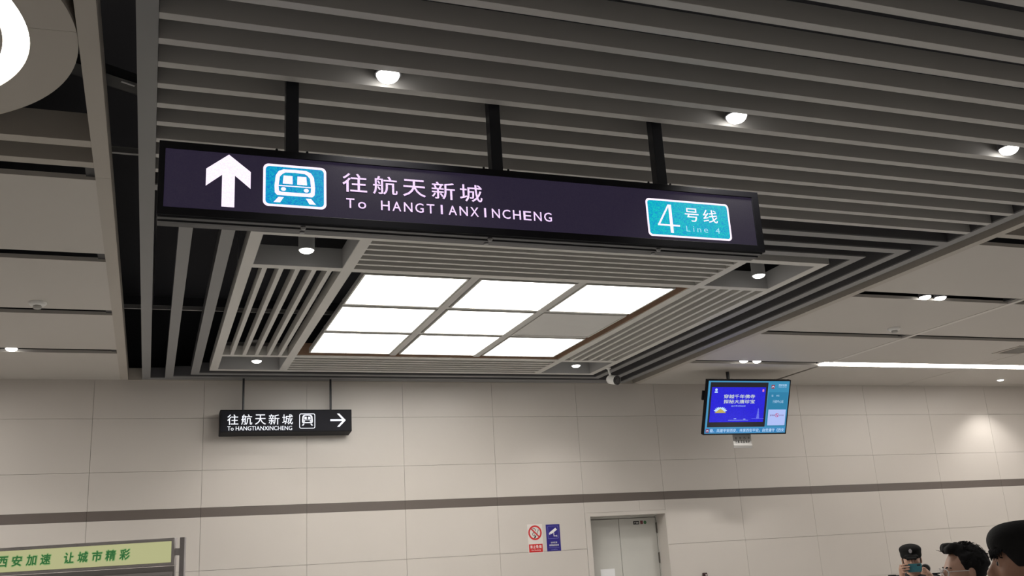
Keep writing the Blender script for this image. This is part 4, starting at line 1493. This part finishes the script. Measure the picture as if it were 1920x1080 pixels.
def guard_hands(s):
    guard_arms(s, 0.0)
    # viewer's left: fingers lie across the back of the phone
    fs = []
    for i in range(4):
        z = PHZ + 0.030 - 0.021 * i
        ln = (0.040, 0.052, 0.050, 0.036)[i]
        fs.append([(PHX - 0.098, PHY + 0.012, z - 0.006), (PHX - 0.082, PHY - 0.016, z), (PHX - 0.082 + ln, PHY - 0.0155, z + 0.004)])
    hand(s, (-0.100, -0.165, t3 - 0.300), ((PHX - 0.100, PHY + 0.014, PHZ + 0.026), (PHX - 0.100, PHY + 0.014, PHZ - 0.038)), fs,
         [(PHX - 0.088, PHY + 0.022, PHZ - 0.030), (PHX - 0.072, PHY + 0.022, PHZ - 0.012), (PHX - 0.050, PHY + 0.019, PHZ + 0.004)])
    # viewer's right: fingers curl up behind the lower corner, thumb below
    fs = []
    for i in range(4):
        x = PHX + 0.102 + 0.004 * i
        z = PHZ - 0.012 - 0.017 * i
        fs.append([(x, PHY + 0.016, z - 0.012), (x - 0.002, PHY - 0.010, z + 0.004), (PHX + 0.080 - 0.004 * i, PHY - 0.0165, z + 0.014)])
    hand(s, (0.158, -0.165, t3 - 0.300), ((PHX + 0.108, PHY + 0.014, PHZ - 0.022), (PHX + 0.112, PHY + 0.014, PHZ - 0.072)), fs,
         [(PHX + 0.095, PHY + 0.020, PHZ - 0.055), (PHX + 0.078, PHY + 0.006, PHZ - 0.052), (PHX + 0.060, PHY - 0.004, PHZ - 0.048)])


p3 = person((6.567, 7.382, 0), (gd.x, gd.y), 'person in a black uniform and badge cap holding up a phone with both hands', t3, M_SKIN2,
            guard_hands, guard_arms, M_CLOTH_BLK, M_CLOTH_BLK)
s = SDF((-0.14, -0.22, t3 - 0.20), (0.14, 0.17, t3 + 0.05), 0.005)
s.ell((0, 0.010, t3 - 0.085), (0.090, 0.112, 0.050), 0.03)
s.ell((0, 0.004, t3 - 0.030), (0.096, 0.118, 0.050), 0.04)
s.cap((-0.050, -0.105, t3 - 0.098), (0.050, -0.105, t3 - 0.098), 0.016, k=0.02)
s.cap((-0.038, -0.135, t3 - 0.112), (0.038, -0.135, t3 - 0.112), 0.009, k=0.02)
s.ell((0, 0.012, t3 - 0.150), (0.079, 0.098, 0.075), 0.004, sub=True)
s.keep(lambda X, Y, Z: (t3 - 0.125) - Z)
cap_o = s.build('cap', mat('black_cap_cloth', (0.012, 0.0115, 0.011), rough=0.9, spec=0.15), p3, 1)
mb = MB()
mb.plate([(0.016 * math.sin(w) * (1.0 if i % 2 else 0.8), t3 - 0.045 + 0.020 * math.cos(w) * (1.0 if i % 2 else 0.85)) for i, w in enumerate(np.linspace(0, -2 * PI, 17)[:-1])], -0.1195, 0.006)
mb.build('cap_badge', mat('silver_badge', (0.42, 0.40, 0.42), rough=0.4, metal=0.5), cap_o)
s = SDF((-0.12, -0.08, t3 - 0.22), (0.12, 0.16, t3 - 0.06), 0.005)
s.ell((0, 0.020, t3 - 0.115), (0.082, 0.092, 0.085), 0.02)
s.keep(lambda X, Y, Z: np.maximum((t3 - 0.185 + 0.05 * np.clip((0.0 - Y) / 0.03, 0, 1)) - Z, -0.030 - Y))
s.build('hair', M_HAIR, p3, 1)
mb = MB()
mb.lathe([(0.020, -0.03), (0.034, -0.022), (0.040, 0.0), (0.034, 0.022), (0.020, 0.03)], 20, (0.108, 0.035, t3 - 0.205), 'y')
mb.tube([(0.108, 0.035, t3 - 0.235), (0.125, 0.04, t3 - 0.285)], 0.020, 10)
mb.build('shoulder_radio', mat('black_radio_plastic', (0.015, 0.015, 0.014), rough=0.5), p3, smooth=True)
mb = MB()
for q in (-1, 1):
    mb.tube([(q * 0.075, -0.005, t3 - 0.275), (q * 0.060, -0.075, t3 - 0.34), (q * 0.02, -0.090, t3 - 0.50)], 0.006, 6)
mb.build('lanyard', mat('blue_lanyard', lin(30, 35, 150), rough=0.6), p3)
mb = MB()
for q in (-1, 1):
    mb.box(q * 0.19 - 0.035, q * 0.19 + 0.035, 0.012, 0.078, t3 - 0.258, t3 - 0.248)
mb.build('epaulette', M_CLOTH_BLK, p3, bevel=0.003)
mb = MB()
for q in (-1, 1):
    mb.box(q * 0.19 - 0.012, q * 0.19 + 0.010, 0.008, 0.030, t3 - 0.2475, t3 - 0.2455)
mb.build('epaulette_pip', mat('silver_badge', (0.42, 0.40, 0.42)), p3)

# the phone, a thing of its own in the guard's hands
rz3 = math.atan2(gd.y, gd.x) + PI / 2
pw = Matrix.Translation((6.567, 7.382, 0)) @ Matrix.Rotation(rz3, 4, 'Z') @ Vector((PHX, PHY, PHZ))
ph = empty('phone', pw, rz3, 'blue-green phone held sideways in front of the face of the guard in the cap', 'phone')
mb = MB()
mb.plate(rrect(0, 0, 0.152, 0.073, 0.010), -0.004, 0.008)
mb.build('back_shell', mat('phone_teal', (0.035, 0.14, 0.17), rough=0.25, mottling=0.35, scale=22), ph)
mb = MB(); mb.plate(rrect(0.050, 0.022, 0.030, 0.012, 0.006), -0.0055, 0.0015); mb.build('camera_bump', M_GLASSBLK, ph)
mb = MB(); mb.plate(rrect(0, 0, 0.146, 0.067, 0.008), 0.0042, 0.0005); mb.build('display', M_GLASSBLK, ph)
